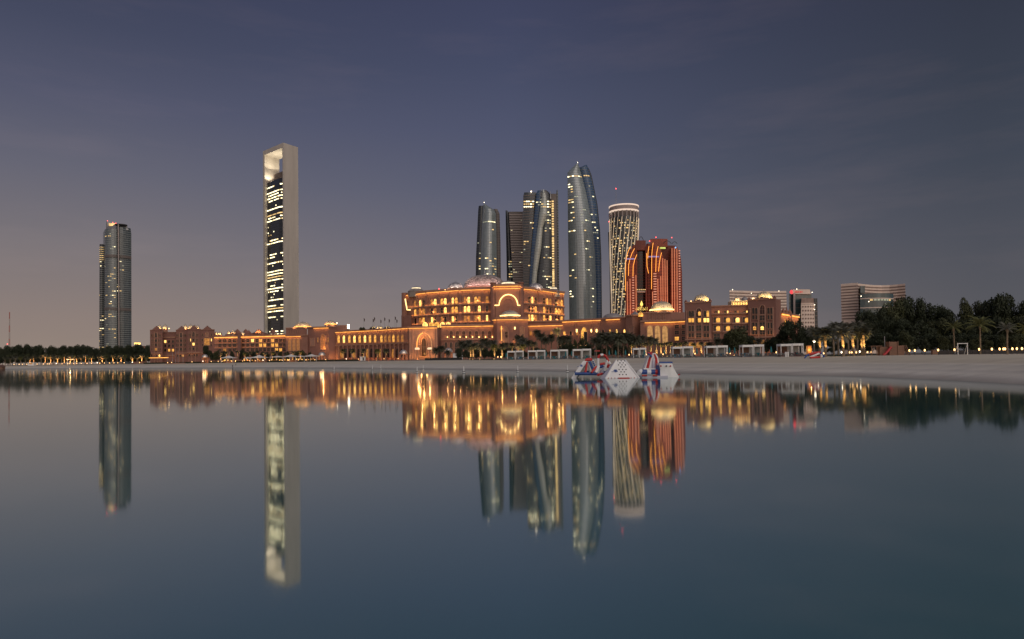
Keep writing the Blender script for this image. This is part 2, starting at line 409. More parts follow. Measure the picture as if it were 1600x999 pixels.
G_DARK = glass('curtain_glass_dark', (0.028, 0.034, 0.042), 0.16, 1.6, 0.25)
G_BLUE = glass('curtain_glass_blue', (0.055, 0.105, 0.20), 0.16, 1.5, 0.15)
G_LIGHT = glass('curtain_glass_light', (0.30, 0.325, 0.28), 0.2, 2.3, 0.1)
SPAN = mat('spandrel', (0.19, 0.215, 0.215), 0.35, 0.1, 0.2, spec=0.6)
SPAN_D = mat('spandrel_dark', (0.060, 0.066, 0.072), 0.4, 0.1, 0.2)
SPAN_P = mat('spandrel_pale', (0.40, 0.34, 0.32), 0.6, 0.1, 0.2)
BRONZE = mat('bronze_panel', (0.15, 0.125, 0.115), 0.5, 0.1, 0.2)
STEEL = mat('steel_trim', (0.30, 0.30, 0.31), 0.4, 0.1, 0.3, metal=0.4)
def bulb(root, px, py, Y, r, m, name='beacon'):
    mb = MB(); p = P(px, py, Y); r *= .62; mb.lathe(p, [(0.02, -r), (r * .7, -r * .7), (r, 0), (r * .7, r * .7), (0.02, r)], 8); mb.build(name, m, root)
def rods(root, name, px, py0, py1, Y, r, m):
    mb = MB(); mb.tube([P(px, py1, Y), P(px, py0, Y)], [r, r * 0.5], 6); mb.build(name, m, root)

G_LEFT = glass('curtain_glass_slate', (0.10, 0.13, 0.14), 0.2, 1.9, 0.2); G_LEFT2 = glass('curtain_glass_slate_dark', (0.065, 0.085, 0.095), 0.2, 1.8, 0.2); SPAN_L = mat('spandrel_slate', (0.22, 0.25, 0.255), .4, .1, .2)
# left tower
t = thing('tower', 'tall grey glass tower at far left rising above dark trees', 'tower', (GX(178, 1310), 1310, 2.4))
s = Sheet(t, [(359, 161, 184.5), (570, 160.5, 186)], 1300, 10, 30, G_LEFT, n=8, skew=10); s.bands(SPAN_L, 1.3, 0.35, split=True)
s.lights([(.2, .95, 365, 560, .08, [1, 1, 0, 2]), (.55, .95, 425, 530, .16, [1, 2])], WIN)
s2 = Sheet(t, [(356, 184, 201), (365, 184, 202), (570, 185.5, 202.5)], 1306, 8, 28, G_LEFT2, n=8, skew=-14); s2.bands(SPAN_L, 1.2, 0.35, split=True)
s2.lights([(.1, .95, 365, 560, .06, [0, 1, 2])], WIN)
s3 = Sheet(t, [(382, 155.5, 162), (570, 155, 162.5)], 1312, 3, 20, G_DARK, n=4); s3.bands(SPAN, 1.4, 0.3); s3.lights([(0, 1, 384, 405, .5, 1), (0, 1, 405, 560, .12, [0, 1])], WIN)
sp = Sheet(t, [(350, 183.8, 185.8), (570, 185, 187)], 1290, 1, 14, SPAN_P, 'spine', n=2)
for y in (399, 481):
    mb = MB(); a = Sheet(t, [(y, 160.6, 184.6), (y + 4, 160.6, 184.8)], 1298, 10, 24, BRONZE, 'plant_floor', n=8, skew=10); Sheet(t, [(y + 1, 185.5, 202), (y + 5, 185.6, 202.3)], 1304, 8, 24, BRONZE, 'plant_floor', n=8, skew=-14)
Sheet(t, [(346.5, 166, 170), (359, 165.5, 171)], 1306, 1, 12, STEEL, 'roof_fin', n=2)
Sheet(t, [(352, 168, 198), (360, 164, 201)], 1306, 6, 20, STEEL, 'crown', n=6)
mb = MB(); c = P(189, 352.3, 1300); mb.lathe(c, [(3, -3), (11, 0), (11, 1.2), (0.1, 1.3)], 16); mb.build('helipad', DARKM, t)
for px, py in ((168, 345), (176, 348), (181, 349)): bulb(t, px, py, 1300, 0.9, RED_BULB)
Sheet(t, [(349, 170, 180), (353, 170, 180)], 1302, 1, 4, WIN[1], 'crown_light', n=2)

# portal tower
t = thing('tower', 'tall slab tower of pale stone with open portal frame at top', 'tower', (GX(440, 1085), 1085, 2.4))
STONE_W = mat('tower_stone', (0.55, 0.505, 0.455), 0.8, 0.10, 0.10, stretch=(1, 1, .15), detail=8)
L_, C_, R_ = [Vector((GX(px, D), D, 0)) for px, D in ((412.2, 1110), (444.3, 1067), (467.6, 1092))]
zt = P(442, 223, 1067).z; eL = (L_ - C_); lL = eL.length; eL.normalize(); eR = (R_ - C_); lR = eR.length; eR.normalize()
def tp(a, b, z): q = C_ + eL * a + eR * b; return (q.x, q.y, z)
def tslab(name, a0, a1, b0, b1, z0, z1, m):
    mb = MB(); mb.prism([tp(a0, b0, 0)[:2], tp(a1, b0, 0)[:2], tp(a1, b1, 0)[:2], tp(a0, b1, 0)[:2]], z0, z1); return mb.build(name, m, t)
tslab('side_wall', 0, 2.6, 0, lR, 2, zt, STONE_W); tslab('side_wall', lL - 5.5, lL, 0, lR, 2, zt, STONE_W)
tslab('top_beam', 2.6, lL - 5.5, 0, lR, zt - 7.5, zt - 0.02, STONE_W)
zb = P(412, 284, 1100).z; ridge = 18.0
def bp(a): return 3.2 - (a - 2.6) * 0.0
body = [tp(2.6, 9, 0)[:2], tp(ridge, 3.0, 0)[:2], tp(lL - 5.5, 5.0, 0)[:2], tp(lL - 5.5, lR - 2, 0)[:2], tp(2.6, lR - 2, 0)[:2]]
GB = glass('portal_glass', (0.012, 0.016, 0.026), 0.10, 1.6, 0.3)
mb = MB(); mb.prism(body, 2, zb); mb.build('glass_body', GB, t)
tslab('penthouse', 2.7, 0.72 * lL, 10, lR - 4, zb, zb + 13, mat('penthouse_panel', (0.16, 0.12, 0.10), 0.6))
segs = [(Vector(tp(lL - 5.5, 5.0, 0)), Vector(tp(ridge, 3.0, 0))), (Vector(tp(ridge, 3.0, 0)), Vector(tp(2.6, 9, 0)))]
mb = MB(); mw = MB(); ml = MB(); nf = int((zb - 15) / 4.6); lit_rows = 0
for k in range(nf):
    z = 14 + k * 4.6
    if k % 9 == 0: grp = [rnd.random() < 0.58 for _ in range(9)]
    on = grp[k % 9]; full = rnd.random() < 0.62
    for si, (a, b) in enumerate(segs):
        e = (b - a); ln = e.length; e.normalize(); nn = Vector((e.y, -e.x, 0)); cnt = int(ln / 1.9)
        mb.box((a + b) / 2 + nn * 0.12 + Vector((0, 0, z - 1.15)), (ln, 0.3, 0.7), e)
        st = rnd.uniform(0, 0.25); en = rnd.uniform(0.6, 1.0)
        for i in range(cnt):
            u = (i + .5) / cnt
            if (on and (full or st <= u <= en) and rnd.random() < 0.96) or rnd.random() < 0.025:
                mw.box(a + e * (u * ln) + nn * 0.14 + Vector((0, 0, z + 0.55)), (1.7, 0.2, 1.7), e, mi=rnd.choice([0, 3, 3, 0, 1]) if not (k % 11 == 5) else 1)
mb.build('floor_bands', SPAN_D, t, kind='stuff'); mw.build('lit_windows', WIN, t, kind='stuff')
c = C_ + eL * (lL - 14) + eR * 8; c.z = zb + 1.5
mb = MB(); mb.box(c, (1.4, .6, .4), eR); mb.build('floodlight', WHITE_BULB, t)
lamp('SPOT', 'floodlight', c + Vector((0, 0, 1)), 21000, (1.0, 0.86, 0.62), t, d=(-0.15, 0.05, 1), spot_size=R(120), shadow_soft_size=2)
c2 = C_ + eL * (lL * .5) + eR * (lR * .5); c2.z = zb + 16
lamp('SPOT', 'floodlight', c2, 48000, (1.0, 0.86, 0.62), t, d=(-0.1, 0.1, 1), spot_size=R(130), shadow_soft_size=2)

# sail towers
t = thing('tower', 'curved glass tower with dark left flank behind the palace dome', 'tower', (GX(762, 1060), 1060, 2.4), 'curved glass skyscrapers')
s = Sheet(t, [(318, 756, 756.8), (322, 755, 762), (328, 754.5, 772), (335, 754, 775), (370, 752.3, 775.8), (420, 750.8, 776.3), (570, 750, 778)], 1050, 12, 26, G_MAIN, n=10); s.bands(SPAN, 0.4, 0.12)
s.lights([(.05, .95, 345, 350, .4, [0, 2]), (.05, .5, 380, 440, .10, [0, 1, 2]), (.55, .98, 350, 450, .12, [2, 1])], WIN)
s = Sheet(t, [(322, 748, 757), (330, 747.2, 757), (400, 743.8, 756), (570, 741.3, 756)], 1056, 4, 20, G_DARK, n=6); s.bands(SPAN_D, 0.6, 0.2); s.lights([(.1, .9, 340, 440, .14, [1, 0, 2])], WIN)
s = Sheet(t, [(327, 771, 777), (334, 773, 780.5), (380, 773.5, 782), (570, 774.5, 784)], 1058, 2, 20, BRONZE, 'flank', n=4); s.bands(SPAN_D, 0.6, 0.2)
bulb(t, 756.6, 316.5, 1050, 0.9, WHITE_BULB)
t = thing('tower', 'striped flat-fronted tower between two curved glass towers', 'tower', (GX(806, 1090), 1090, 2.4), 'curved glass skyscrapers')
s = Sheet(t, [(331, 795, 817), (455, 802.5, 818), (570, 806, 819)], 1080, 0.5, 26, BRONZE, 'front_wall', n=4, floor=3.9); s.bands(SPAN_P, 2.0, 0.8, split=True); s.lights([(.05, .95, 340, 450, .07, [0, 2, 1])], WIN, out=.4)
s = Sheet(t, [(329, 790, 792), (333, 790, 796), (452, 792.3, 803), (570, 794, 807)], 1086, 3, 22, G_DARK, n=5); s.bands(SPAN_D, .6, .2); s.lights([(.3, .9, 400, 450, .3, [1, 2])], WIN)
Sheet(t, [(330, 816.5, 818.3), (570, 818.2, 820)], 1078, 0.5, 26, STEEL, 'edge_fin', n=2)
t = thing('tower', 'dark glass tower with blue and pale leaning sheets of glass', 'tower', (GX(845, 1035), 1035, 2.4), 'curved glass skyscrapers')
s = Sheet(t, [(301, 819, 838), (307, 817.6, 838), (455, 817.8, 832), (570, 817.8, 830)], 1024, 1, 40, G_DARK, 'dark_wall', n=6); s.bands(BRONZE, 1.1, 0.35)
s.lights([(.02, .85, 313, 322, .5, [1, 3]), (.02, .9, 325, 450, .10, [1, 0, 2]), (.02, .5, 374, 378, .5, 1)], WIN, out=.5)
s = Sheet(t, [(298, 840, 848.5), (303, 838, 848.5), (400, 829.5, 841), (455, 826.5, 836), (570, 826, 835)], 1019, 2, 24, G_BLUE, 'blue_sheet', n=6); s.bands(SPAN, 0.4, 0.15); s.lights([(.05, .95, 310, 340, .14, [2, 0])], WIN)
s = Sheet(t, [(296.5, 848, 850), (310, 846, 854), (335, 842.6, 855), (356, 840, 848), (388, 836, 845.5), (424, 832.7, 839.5), (455, 830, 837), (570, 828, 836)], 1012, 2, 20, G_LIGHT, 'pale_sheet', n=6); s.bands(SPAN, 0.4, 0.15); s.lights([(.05, .95, 315, 325, .5, [2, 1])], WIN)
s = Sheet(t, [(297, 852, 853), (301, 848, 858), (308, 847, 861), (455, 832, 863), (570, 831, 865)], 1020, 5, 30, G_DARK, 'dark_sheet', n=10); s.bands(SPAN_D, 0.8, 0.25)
s.lights([(.15, .98, 312, 325, .55, [1, 3]), (.45, .98, 330, 450, .17, [1, 0, 2])], WIN)
s = Sheet(t, [(303, 859, 869.5), (570, 861, 872.5)], 1022, 0.5, 26, BRONZE, 'lift_shaft', n=3); s.lights([(.25, .6, 318, 450, .9, 1)], WIN, out=.3)
mb = MB()
for py in [315 + 3.9 * i for i in range(36)]:
    if 366 < py < 373 or 418 < py < 422: continue
    p = s.pt(.42, py, .4); mb.box(p, (3.0, .4, 2.0))
mb.build('stair_lights', WIN[1], t, kind='stuff')
s = Sheet(t, [(297, 869.8, 871.2), (304, 869, 872), (455, 871, 874), (570, 872.5, 876)], 1026, .5, 22, G_DARK, 'edge_sheet', n=3); s.bands(SPAN, .8, .3)
for px, a in ((845.5, 295.5), (848.5, 297.5), (852.5, 296), (860, 299)): Sheet(t, [(a, px, px + .4), (a + 12, px - 1, px + 1.2)], 1016, .3, 6, STEEL, 'roof_fin', n=2)
bulb(t, 830, 299.5, 1018, 1.6, WHITE_BULB)
t = thing('tower', 'tallest curved sail-shaped glass tower with pointed top', 'tower', (GX(912, 1060), 1060, 2.4), 'curved glass skyscrapers')
s = Sheet(t, [(255, 902, 902.6), (262, 894.5, 905), (270, 886.5, 907.5), (300, 887, 915.5), (330, 887.2, 921.5), (370, 887.6, 927), (400, 888.2, 929.5), (450, 889, 931.5), (570, 890.5, 933.5)], 1050, 14, 28, G_MAIN, 'front_sheet', n=12); s.bands(SPAN, 0.4, 0.12); s.fins([.3], SPAN, w=.4)
s.lights([(.0, .98, 272, 278, .55, [1, 3]), (.02, .28, 282, 492, .15, [1, 0, 3]), (.3, .62, 300, 480, .04, [0, 2]), (.62, .9, 300, 480, .14, [1, 0, 2])], WIN)
s = Sheet(t, [(258, 915, 917), (263, 903, 919), (268, 905, 920.5), (290, 909, 926.3), (320, 914, 932), (360, 919, 936), (400, 922, 938), (450, 924, 939), (570, 926, 940)], 1058, 5, 26, G_BLUE, 'blue_sheet', n=6); s.bands(SPAN, .5, .2)
s.lights([(.3, .9, 272, 278, .5, 1), (.2, .9, 285, 380, .12, [2, 0])], WIN)
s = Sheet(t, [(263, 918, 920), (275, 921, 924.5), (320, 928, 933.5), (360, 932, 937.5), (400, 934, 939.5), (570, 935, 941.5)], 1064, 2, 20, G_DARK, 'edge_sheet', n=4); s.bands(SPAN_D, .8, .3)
bulb(t, 902.5, 254, 1050, .8, WHITE_BULB)

# round lattice tower
t = thing('tower', 'round tower wrapped in leaning white ribs with glowing crown rings', 'tower', (GX(975, 1000), 1000, 2.4))
RT = [(323, 951.3, 998), (345, 952, 998), (365, 952.5, 997.6), (410, 953.5, 996.5), (490, 956, 996), (570, 957, 997)]
def rpt(a, py, k=1.0):
    l, r = interp(RT, py); p = P((l + r) / 2, py, 1000); rad = (r - l) / 2 * 1000 / F * k
    return Vector((p.x + rad * math.sin(a), p.y - rad * math.cos(a), p.z))
mb = MB(); mb.loft([[rpt(2 * math.pi * i / 32, py, 0.95) for i in range(32)] for py in (570, 490, 410, 365, 345, 341)]); mb.build('glass_drum', G_DARK, t)
for a, b, nm in ((323, 325, 'crown_ring'), (331, 332.8, 'crown_ring')):
    mb = MB(); mb.loft([[rpt(2 * math.pi * i / 40, py, k) for i in range(40)] for py, k in ((b, .9), (b, 1.0), (a, 1.0), (a, .9))]); mb.build(nm, emat('crown_light', (1.0, .76, .60), .8, .1), t)
mb = MB(); mb.loft([[rpt(2 * math.pi * i / 40, py, .97) for i in range(40)] for py in (331, 325)]); mb.build('crown_wall', mat('crown_wall', (.42, .34, .32), .7), t)
mb = MB(); mb.loft([[rpt(2 * math.pi * i / 40, py, .86) for i in range(40)] for py in (341, 333)]); mb.build('crown_recess', BRONZE, t)
for i in range(22):
    a = 2 * math.pi * i / 22; mb = MB(); q = [rpt(a + .0 + .02, py, .97) for py in (343, 333)]; mb.tube(q, 1.1, 4); mb.build('crown_post', SPAN_P, t)
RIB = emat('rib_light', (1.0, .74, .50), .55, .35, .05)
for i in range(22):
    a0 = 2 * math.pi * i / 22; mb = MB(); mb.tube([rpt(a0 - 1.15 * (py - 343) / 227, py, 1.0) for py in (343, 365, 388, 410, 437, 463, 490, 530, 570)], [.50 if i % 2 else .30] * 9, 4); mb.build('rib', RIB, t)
mb = MB(); mw = MB(); py = 346
while py < 510:
    ring0 = [rpt(2 * math.pi * i / 40, py, .965) for i in range(40)]; ring1 = [rpt(2 * math.pi * i / 40, py + 1.1, .965) for i in range(40)]
    mb.loft([ring1, ring0], closed=True, cap=False)
    for i in range(-20, 21):
        a = i * .075
        if rnd.random() < .24: mw.face([rpt(a, py + 3.2, .957), rpt(a + .062, py + 3.2, .957), rpt(a + .062, py + 1.4, .957), rpt(a, py + 1.4, .957)], rnd.choice([1, 1, 1, 2, 2]))
    py += 3.9
mb.build('floor_bands', SPAN_D, t, kind='stuff'); mw.build('lit_windows', WIN, t, kind='stuff')
rods(t, 'antenna_mast', 962.5, 296, 324, 1000, .35, STEEL); bulb(t, 962.5, 295, 1000, 1.0, RED_BULB); bulb(t, 951.5, 346.5, 990, .9, RED_BULB)
s = Sheet(t, [(363, 950, 953), (420, 952.3, 956), (570, 954, 958)], 1010, .5, 14, G_DARK, 'side_slab', n=2)

# red tower
t = thing('hotel_tower', 'dark red hotel tower with orange light lines and gold sign', 'tower', (GX(1020, 810), 810, 2.4))
RED = mat('red_cladding', (0.31, 0.072, 0.042), 0.6, .12, .12); REDD = mat('red_cladding_dark', (0.17, 0.042, 0.028), 0.6, .12, .12)
G_RED = glass('red_glass', (0.020, 0.008, 0.006), .12, 1.5, .3)
ORL = emat('light_line', (1.0, .36, .055), 1.9, .1); PINKL = emat('rib_glow', (1.0, .32, .15), .55, .3, .1); SLABL = emat('balcony_glow', (1.0, .42, .26), .55, .3, .2)
s1 = Sheet(t, [(383, 990, 995), (390, 985, 995.5), (400, 981, 995.5), (410, 978.5, 995.5), (425, 977, 995.5), (570, 977.5, 997)], 800, 4, 30, RED, 'left_wing', n=6, floor=3.5); s1.bands(REDD, .8, .12)
s = Sheet(t, [(376, 993, 1009), (391, 993, 1009)], 798, .5, 30, REDD, 'top_block', n=3)
s = Sheet(t, [(391, 994, 1009), (570, 995, 1011)], 804, .5, 28, G_RED, 'central_glass', n=3, floor=3.5); s.bands(REDD, .5, .1)
mb = MB(); p = P(995, 391, 801); 
for px in (993.6, 1009.2): Sheet(t, [(385, px - .9, px + .9), (570, px + .4, px + 2.2)], 797, .3, 20, REDD, 'pier', n=2)
s = Sheet(t, [(373.5, 1016, 1043), (386, 1016, 1043)], 812, 1, 24, RED, 'roof_block', n=4)
s = Sheet(t, [(381, 1010, 1018), (386, 1009, 1019), (570, 1011, 1022)], 806, 2, 26, REDD, 'inner_wing', n=4, floor=3.5); s.bands(RED, .8, .12)
s4 = Sheet(t, [(383, 1020, 1028), (391, 1018.5, 1033), (400, 1018, 1036), (425, 1018, 1043), (570, 1019.5, 1046)], 800, 5, 28, RED, 'middle_wing', n=8, floor=3.5); s4.bands(REDD, .7, .12)
s = Sheet(t, [(384, 1030, 1056), (570, 1034, 1060)], 818, 1, 20, REDD, 'rear_wing', n=4)
s5 = Sheet(t, [(386, 1049, 1058), (394, 1048, 1062), (405, 1047.6, 1064), (425, 1047.6, 1065.6), (570, 1049, 1068)], 806, 4, 28, RED, 'right_wing', n=6, floor=3.5); s5.bands(REDD, .7, .12)
def light_line(pts, Y=793, r=.30, m=ORL):
    mb = MB(); mb.tube([P(a, b, Y) for a, b in pts], r, 5); mb.build('light_line', m, t)
for pts in ([(985, 385.5), (981.5, 393), (979.2, 400), (977.6, 410), (977.2, 455)], [(991.6, 388.5), (987.5, 396), (984.6, 404), (982.3, 414), (982, 431)], [(995, 398), (991.5, 407), (989.4, 416), (989, 432)], [(1014, 385), (1012.6, 394), (1012.2, 404)], [(1020.6, 379.5), (1019.2, 390), (1018.4, 399), (1018, 452)], [(1028.4, 385), (1026.4, 394), (1025.2, 404), (1024.6, 425)], [(1033.7, 395), (1031.5, 404), (1030.2, 412.5), (1029, 424.5)], [(1010.4, 396), (1011, 417), (1013.4, 427.5)]): light_line(pts)
for px, a, b in ((1035.5, 404, 482), (1039, 405, 482), (1042.3, 407, 482), (1050, 388, 490), (1053.8, 388, 490), (1057.6, 389, 490), (980, 440, 492), (984.4, 436, 492), (993.6, 430, 492), (1032.4, 432, 482), (1027.8, 436, 482), (1019.6, 456, 490)):
    mb = MB(); mb.tube([P(px, a, 794.5), P(px + .6, b, 794.5)], .5, 5); mb.build('rib', PINKL, t)
for px, a, b, wd in ((989.2, 434, 492, 2.2), (1023.3, 428, 492, 3.4), (1061.5, 392, 492, 1.7)):
    py = a
    while py < b:
        mb = MB(); mb.box(P(px + (py - a) * .008, py, 795.2), (wd, 1.0, 1.15)); mb.build('balcony_light_spot', SLABL, t); py += 4.0
GOLD = emat('sign_gold', (1.0, .66, .14), 1.7, .1)
mb = MB(); c = P(1002.4, 475, 797)
mb.lathe(c, [(.5, -2.6), (1.6, -1.4), (1.5, .2), (.9, 1.6), (.15, 3.6)], 8); mb.build('emblem', GOLD, t)
def text(parent, name, body, loc, size, m, rz=0.0, ext=.05):
    cu = bpy.data.curves.new(name, 'FONT'); cu.body = body; cu.size = size; cu.align_x = 'CENTER'; cu.align_y = 'CENTER'; cu.extrude = ext; cu.resolution_u = 2
    tmp = bpy.data.objects.new(name, cu); me = bpy.data.meshes.new_from_object(tmp); bpy.data.objects.remove(tmp); me.materials.clear(); me.materials.append(m)
    o = bpy.data.objects.new(name, me); COL.objects.link(o); o.parent = parent; o.location = Vector(loc) - WO[parent.name]; o.rotation_euler = (R(90), 0, rz); return o
text(t, 'sign_lettering', '\uFEAE\uFEBC\uFED8\uFEDF\uFE8D \uFE8F\uFE8E\uFE91', P(1002.4, 480.8, 797), 3.4, GOLD); text(t, 'sign_lettering', 'BAB AL QASR', P(1002.4, 484, 797), 2.3, GOLD)
mb = MB()
for i in range(5): mb.box(P(995.8 + i * 3, 452.8, 797), (1.2, .5, 1.0))
mb.build('sky_bar_lights', WIN[1], t, kind='stuff')
Sheet(t, [(455, 994, 1009.5), (457, 994, 1009.5)], 798, .3, 6, SPAN_P, 'ledge', n=2)
Sheet(t, [(386.5, 1031, 1040), (388.5, 1031, 1040)], 799, .3, 3, emat('roof_sign_green', (.75, .85, .2), .8, .3), 'roof_light', n=2)
bulb(t, 1055.5, 387, 800, 1.4, BLUE_LAMP)
for px, dx_ in ((981, 0), (991, 0), (1022, 0), (1036, 0), (1053, 0), (1063, 0)): q = P(px, 500, 772); lamp('SPOT', 'flood', (q.x, 776, 30), 17000, (1.0, .36, .14), t, d=(0, .36, 1), spot_size=R(75), spot_blend=.8, shadow_soft_size=1)
for a, b, px0, px1 in ((404, 405.6, 977, 992), (400.5, 402, 1012, 1030)): Sheet(t, [(a, px0, px1), (b, px0, px1)], 794.5, 2, 2, emat('violet_glow', (.55, .45, .9), .35, .3), 'violet_light', n=4)
for px, py in ((1025, 371), (1049.5, 371.5), (1015, 377)): bulb(t, px, py, 800, .7, RED_BULB)
mb = MB()
for px0, px1, pk in ((996, 1007, 370), (1036, 1049, 376.5), (1050, 1058, 378)):
    mb.tube([P(px0 + (px1 - px0) * k / 8, 381 - (381 - pk) * math.sin(math.pi * k / 8), 806) for k in range(9)], .35, 5)
mb.build('roof_arches', DARKM, t)
# ---------------------------------------------------------------- palace blocks
AMBER = (1.0, 0.50, 0.15)
WMESH = {}
def outline(kind, w, h):
    r = w / 2
    if kind == 'rect': return [(-r, 0), (r, 0), (r, h), (-r, h)]
    if kind == 'round':
        return [(-r, 0), (r, 0)] + [(r * math.cos(a), h - r + r * math.sin(a)) for a in [math.pi * k / 8 for k in range(9)]]
    k = 0.95 * w if kind == 'pointed' else 0.62 * w      # pointed (keel) arch
    k = min(k, h * .8); out = [(-r, 0), (r, 0)]
    for t in [i / 5 for i in range(6)]: out.append((r * math.cos(t * math.pi / 2) ** .8 if t < 1 else 0, h - k + k * (math.sin(t * math.pi / 2) ** 1.25)))
    return out + [(-x, z) for x, z in out[-2:1:-1]]
def win_mesh(kind, w, h, pm, fm, rim):
    key = (kind, round(w, 1), round(h, 1), pm.name)
    if key not in WMESH:
        o = outline(kind, w, h); mb = MB(); n = len(o)
        mb.loft([[(x, .02, z) for x, z in o], [(x, -.10, z) for x, z in o]]); pane = mb.data('window', pm)
        g = rim; zc = h / 2; b = [(x * (1 + 2 * g / w), zc + (z - zc) * (1 + 2 * g / h)) for x, z in o]
        mf = MB()
        for i in range(n):
            j = (i + 1) % n
            mf.face([(b[i][0], -.42, b[i][1]), (b[j][0], -.42, b[j][1]), (o[j][0], -.42, o[j][1]), (o[i][0], -.42, o[i][1])])
            mf.face([(o[i][0], -.42, o[i][1]), (o[j][0], -.42, o[j][1]), (o[j][0], -.05, o[j][1]), (o[i][0], -.05, o[i][1])])
            mf.face([(b[j][0], -.42, b[j][1]), (b[i][0], -.42, b[i][1]), (b[i][0], .05, b[i][1]), (b[j][0], .05, b[j][1])])
        if h > 3 and kind != 'rect' or w > 2.4:
            mf.box((0, -.12, h * .5), (.12, .08, h * .94)); mf.box((0, -.125, h * .52), (w * .94, .08, .12))
        WMESH[key] = (pane, mf.data('frame', fm))
    return WMESH[key]
class Fac:
    """a vertical wall face between two plan points; measured by photo pixels"""
    def __init__(s, A, B, root):
        s.A, s.B, s.root = Vector((A[0], A[1], 0)), Vector((B[0], B[1], 0)), root
        s.e = (s.B - s.A).normalized(); s.n = Vector((s.e.y, -s.e.x, 0)); s.L = (s.B - s.A).length; s.rz = math.atan2(s.e.y, s.e.x)
    def hit(s, px, py):
        d = ray(px, py); den = d.x * s.n.x + d.y * s.n.y; t = (s.A.x * s.n.x + s.A.y * s.n.y) / den
        p = d * t; return (Vector((p.x, p.y, 0)) - s.A).dot(s.e), p.z + CAMZ
    def pt(s, a, z, out=0.0): q = s.A + s.e * a + s.n * out; q.z = z; return q
    def win(s, px, y0, y1, wpx, kind='round', m=None, fm=None, rim=.28, name='window'):
        m = m or DARKPANE
        ym = (y0 + y1) / 2; a, _ = s.hit(px, ym); wd = abs(s.hit(px + wpx / 2, ym)[0] - s.hit(px - wpx / 2, ym)[0]); z0 = s.hit(px, y1)[1]; z1 = s.hit(px, y0)[1]
        wd = max(.6, round(wd * 5) / 5); hh = max(.8, round((z1 - z0) * 5) / 5)
        p, f = win_mesh(kind, wd, hh, m, fm or TRIM, rim); loc = s.pt(a, z0)
        o = place(name, p, loc, s.root, s.rz)
        fo = bpy.data.objects.new('frame', f); COL.objects.link(fo); fo.parent = o
        return o
    def band(s, z0, z1, out, name, m, a0=0.0, a1=None, inn=.0):
        a1 = s.L if a1 is None else a1; mb = MB(); mb.box(s.pt((a0 + a1) / 2, (z0 + z1) / 2, (out - .05) / 2), (a1 - a0, out + .05, z1 - z0), s.e); return mb.build(name, m, s.root)
    def bandpx(s, y0, y1, out, name, m, pxa=None, pxb=None, pref=None):
        a0 = 0 if pxa is None else s.hit(pxa, y0)[0]; a1 = s.L if pxb is None else s.hit(pxb, y0)[0]; pm = (pref if pref else 0)
        q = s.pt((a0 + a1) / 2, 0); pxm = 800 + F * q.x / q.y
        return s.band(s.hit(pxm, y1)[1], s.hit(pxm, y0)[1], out, name, m, a0, a1)
    def led(s, z, W=9.0, a0=0.0, a1=None, out=.75, m=None, up=False, col=AMBER, hh=.32):
        """amber light strip along the face with its own light falling on the wall"""
        a1 = s.L if a1 is None else a1; mb = MB(); mb.box(s.pt((a0 + a1) / 2, z, out - .2), (a1 - a0 - .1, .4, hh), s.e); mb.build('light_strip', m or LED, s.root)
        s.wash(z + (.5 if up else -.45), W, a0, a1, out + .5, up, col)
    def wash(s, z, W=9.0, a0=0.0, a1=None, out=1.3, up=True, col=AMBER):
        a1 = s.L if a1 is None else a1
        d = (-s.n * .75 + Vector((0, 0, .66 if up else -.66))).normalized(); zx = -d; x = s.e; y = zx.cross(x)
        M = Matrix((x, y, zx)).transposed()
        lamp('AREA', 'strip_light', s.pt((a0 + a1) / 2, z, out), W * .95 * (a1 - a0), col, s.root, shape='RECTANGLE', size=a1 - a0, size_y=.35, rot=M.to_euler(), spread=R(150))
    def pilaster(s, px, z0, z1, w=.9, out=.6, m=None):
        a = s.hit(px, 540)[0]; mb = MB(); mb.box(s.pt(a, (z0 + z1) / 2, out / 2 - .02), (w, out, z1 - z0), s.e); mb.box(s.pt(a, z1 + .25, out / 2), (w * 1.35, out * 1.3, .5), s.e); mb.build('pilaster', m or TRIM, s.root)
def gp(px, D): return (GX(px, D), D)
def wallmass(root, pts, depth, z0, z1, m=None, name='wall'):
    back = [(p[0] * (1 + depth / p[1]), p[1] + depth) for p in (pts[-1], pts[0])]
    mb = MB(); mb.prism(list(pts) + back, z0, z1); return mb.build(name, m or STONE, root)
def facs(root, pts): return [Fac(a, b, root) for a, b in zip(pts, pts[1:])]
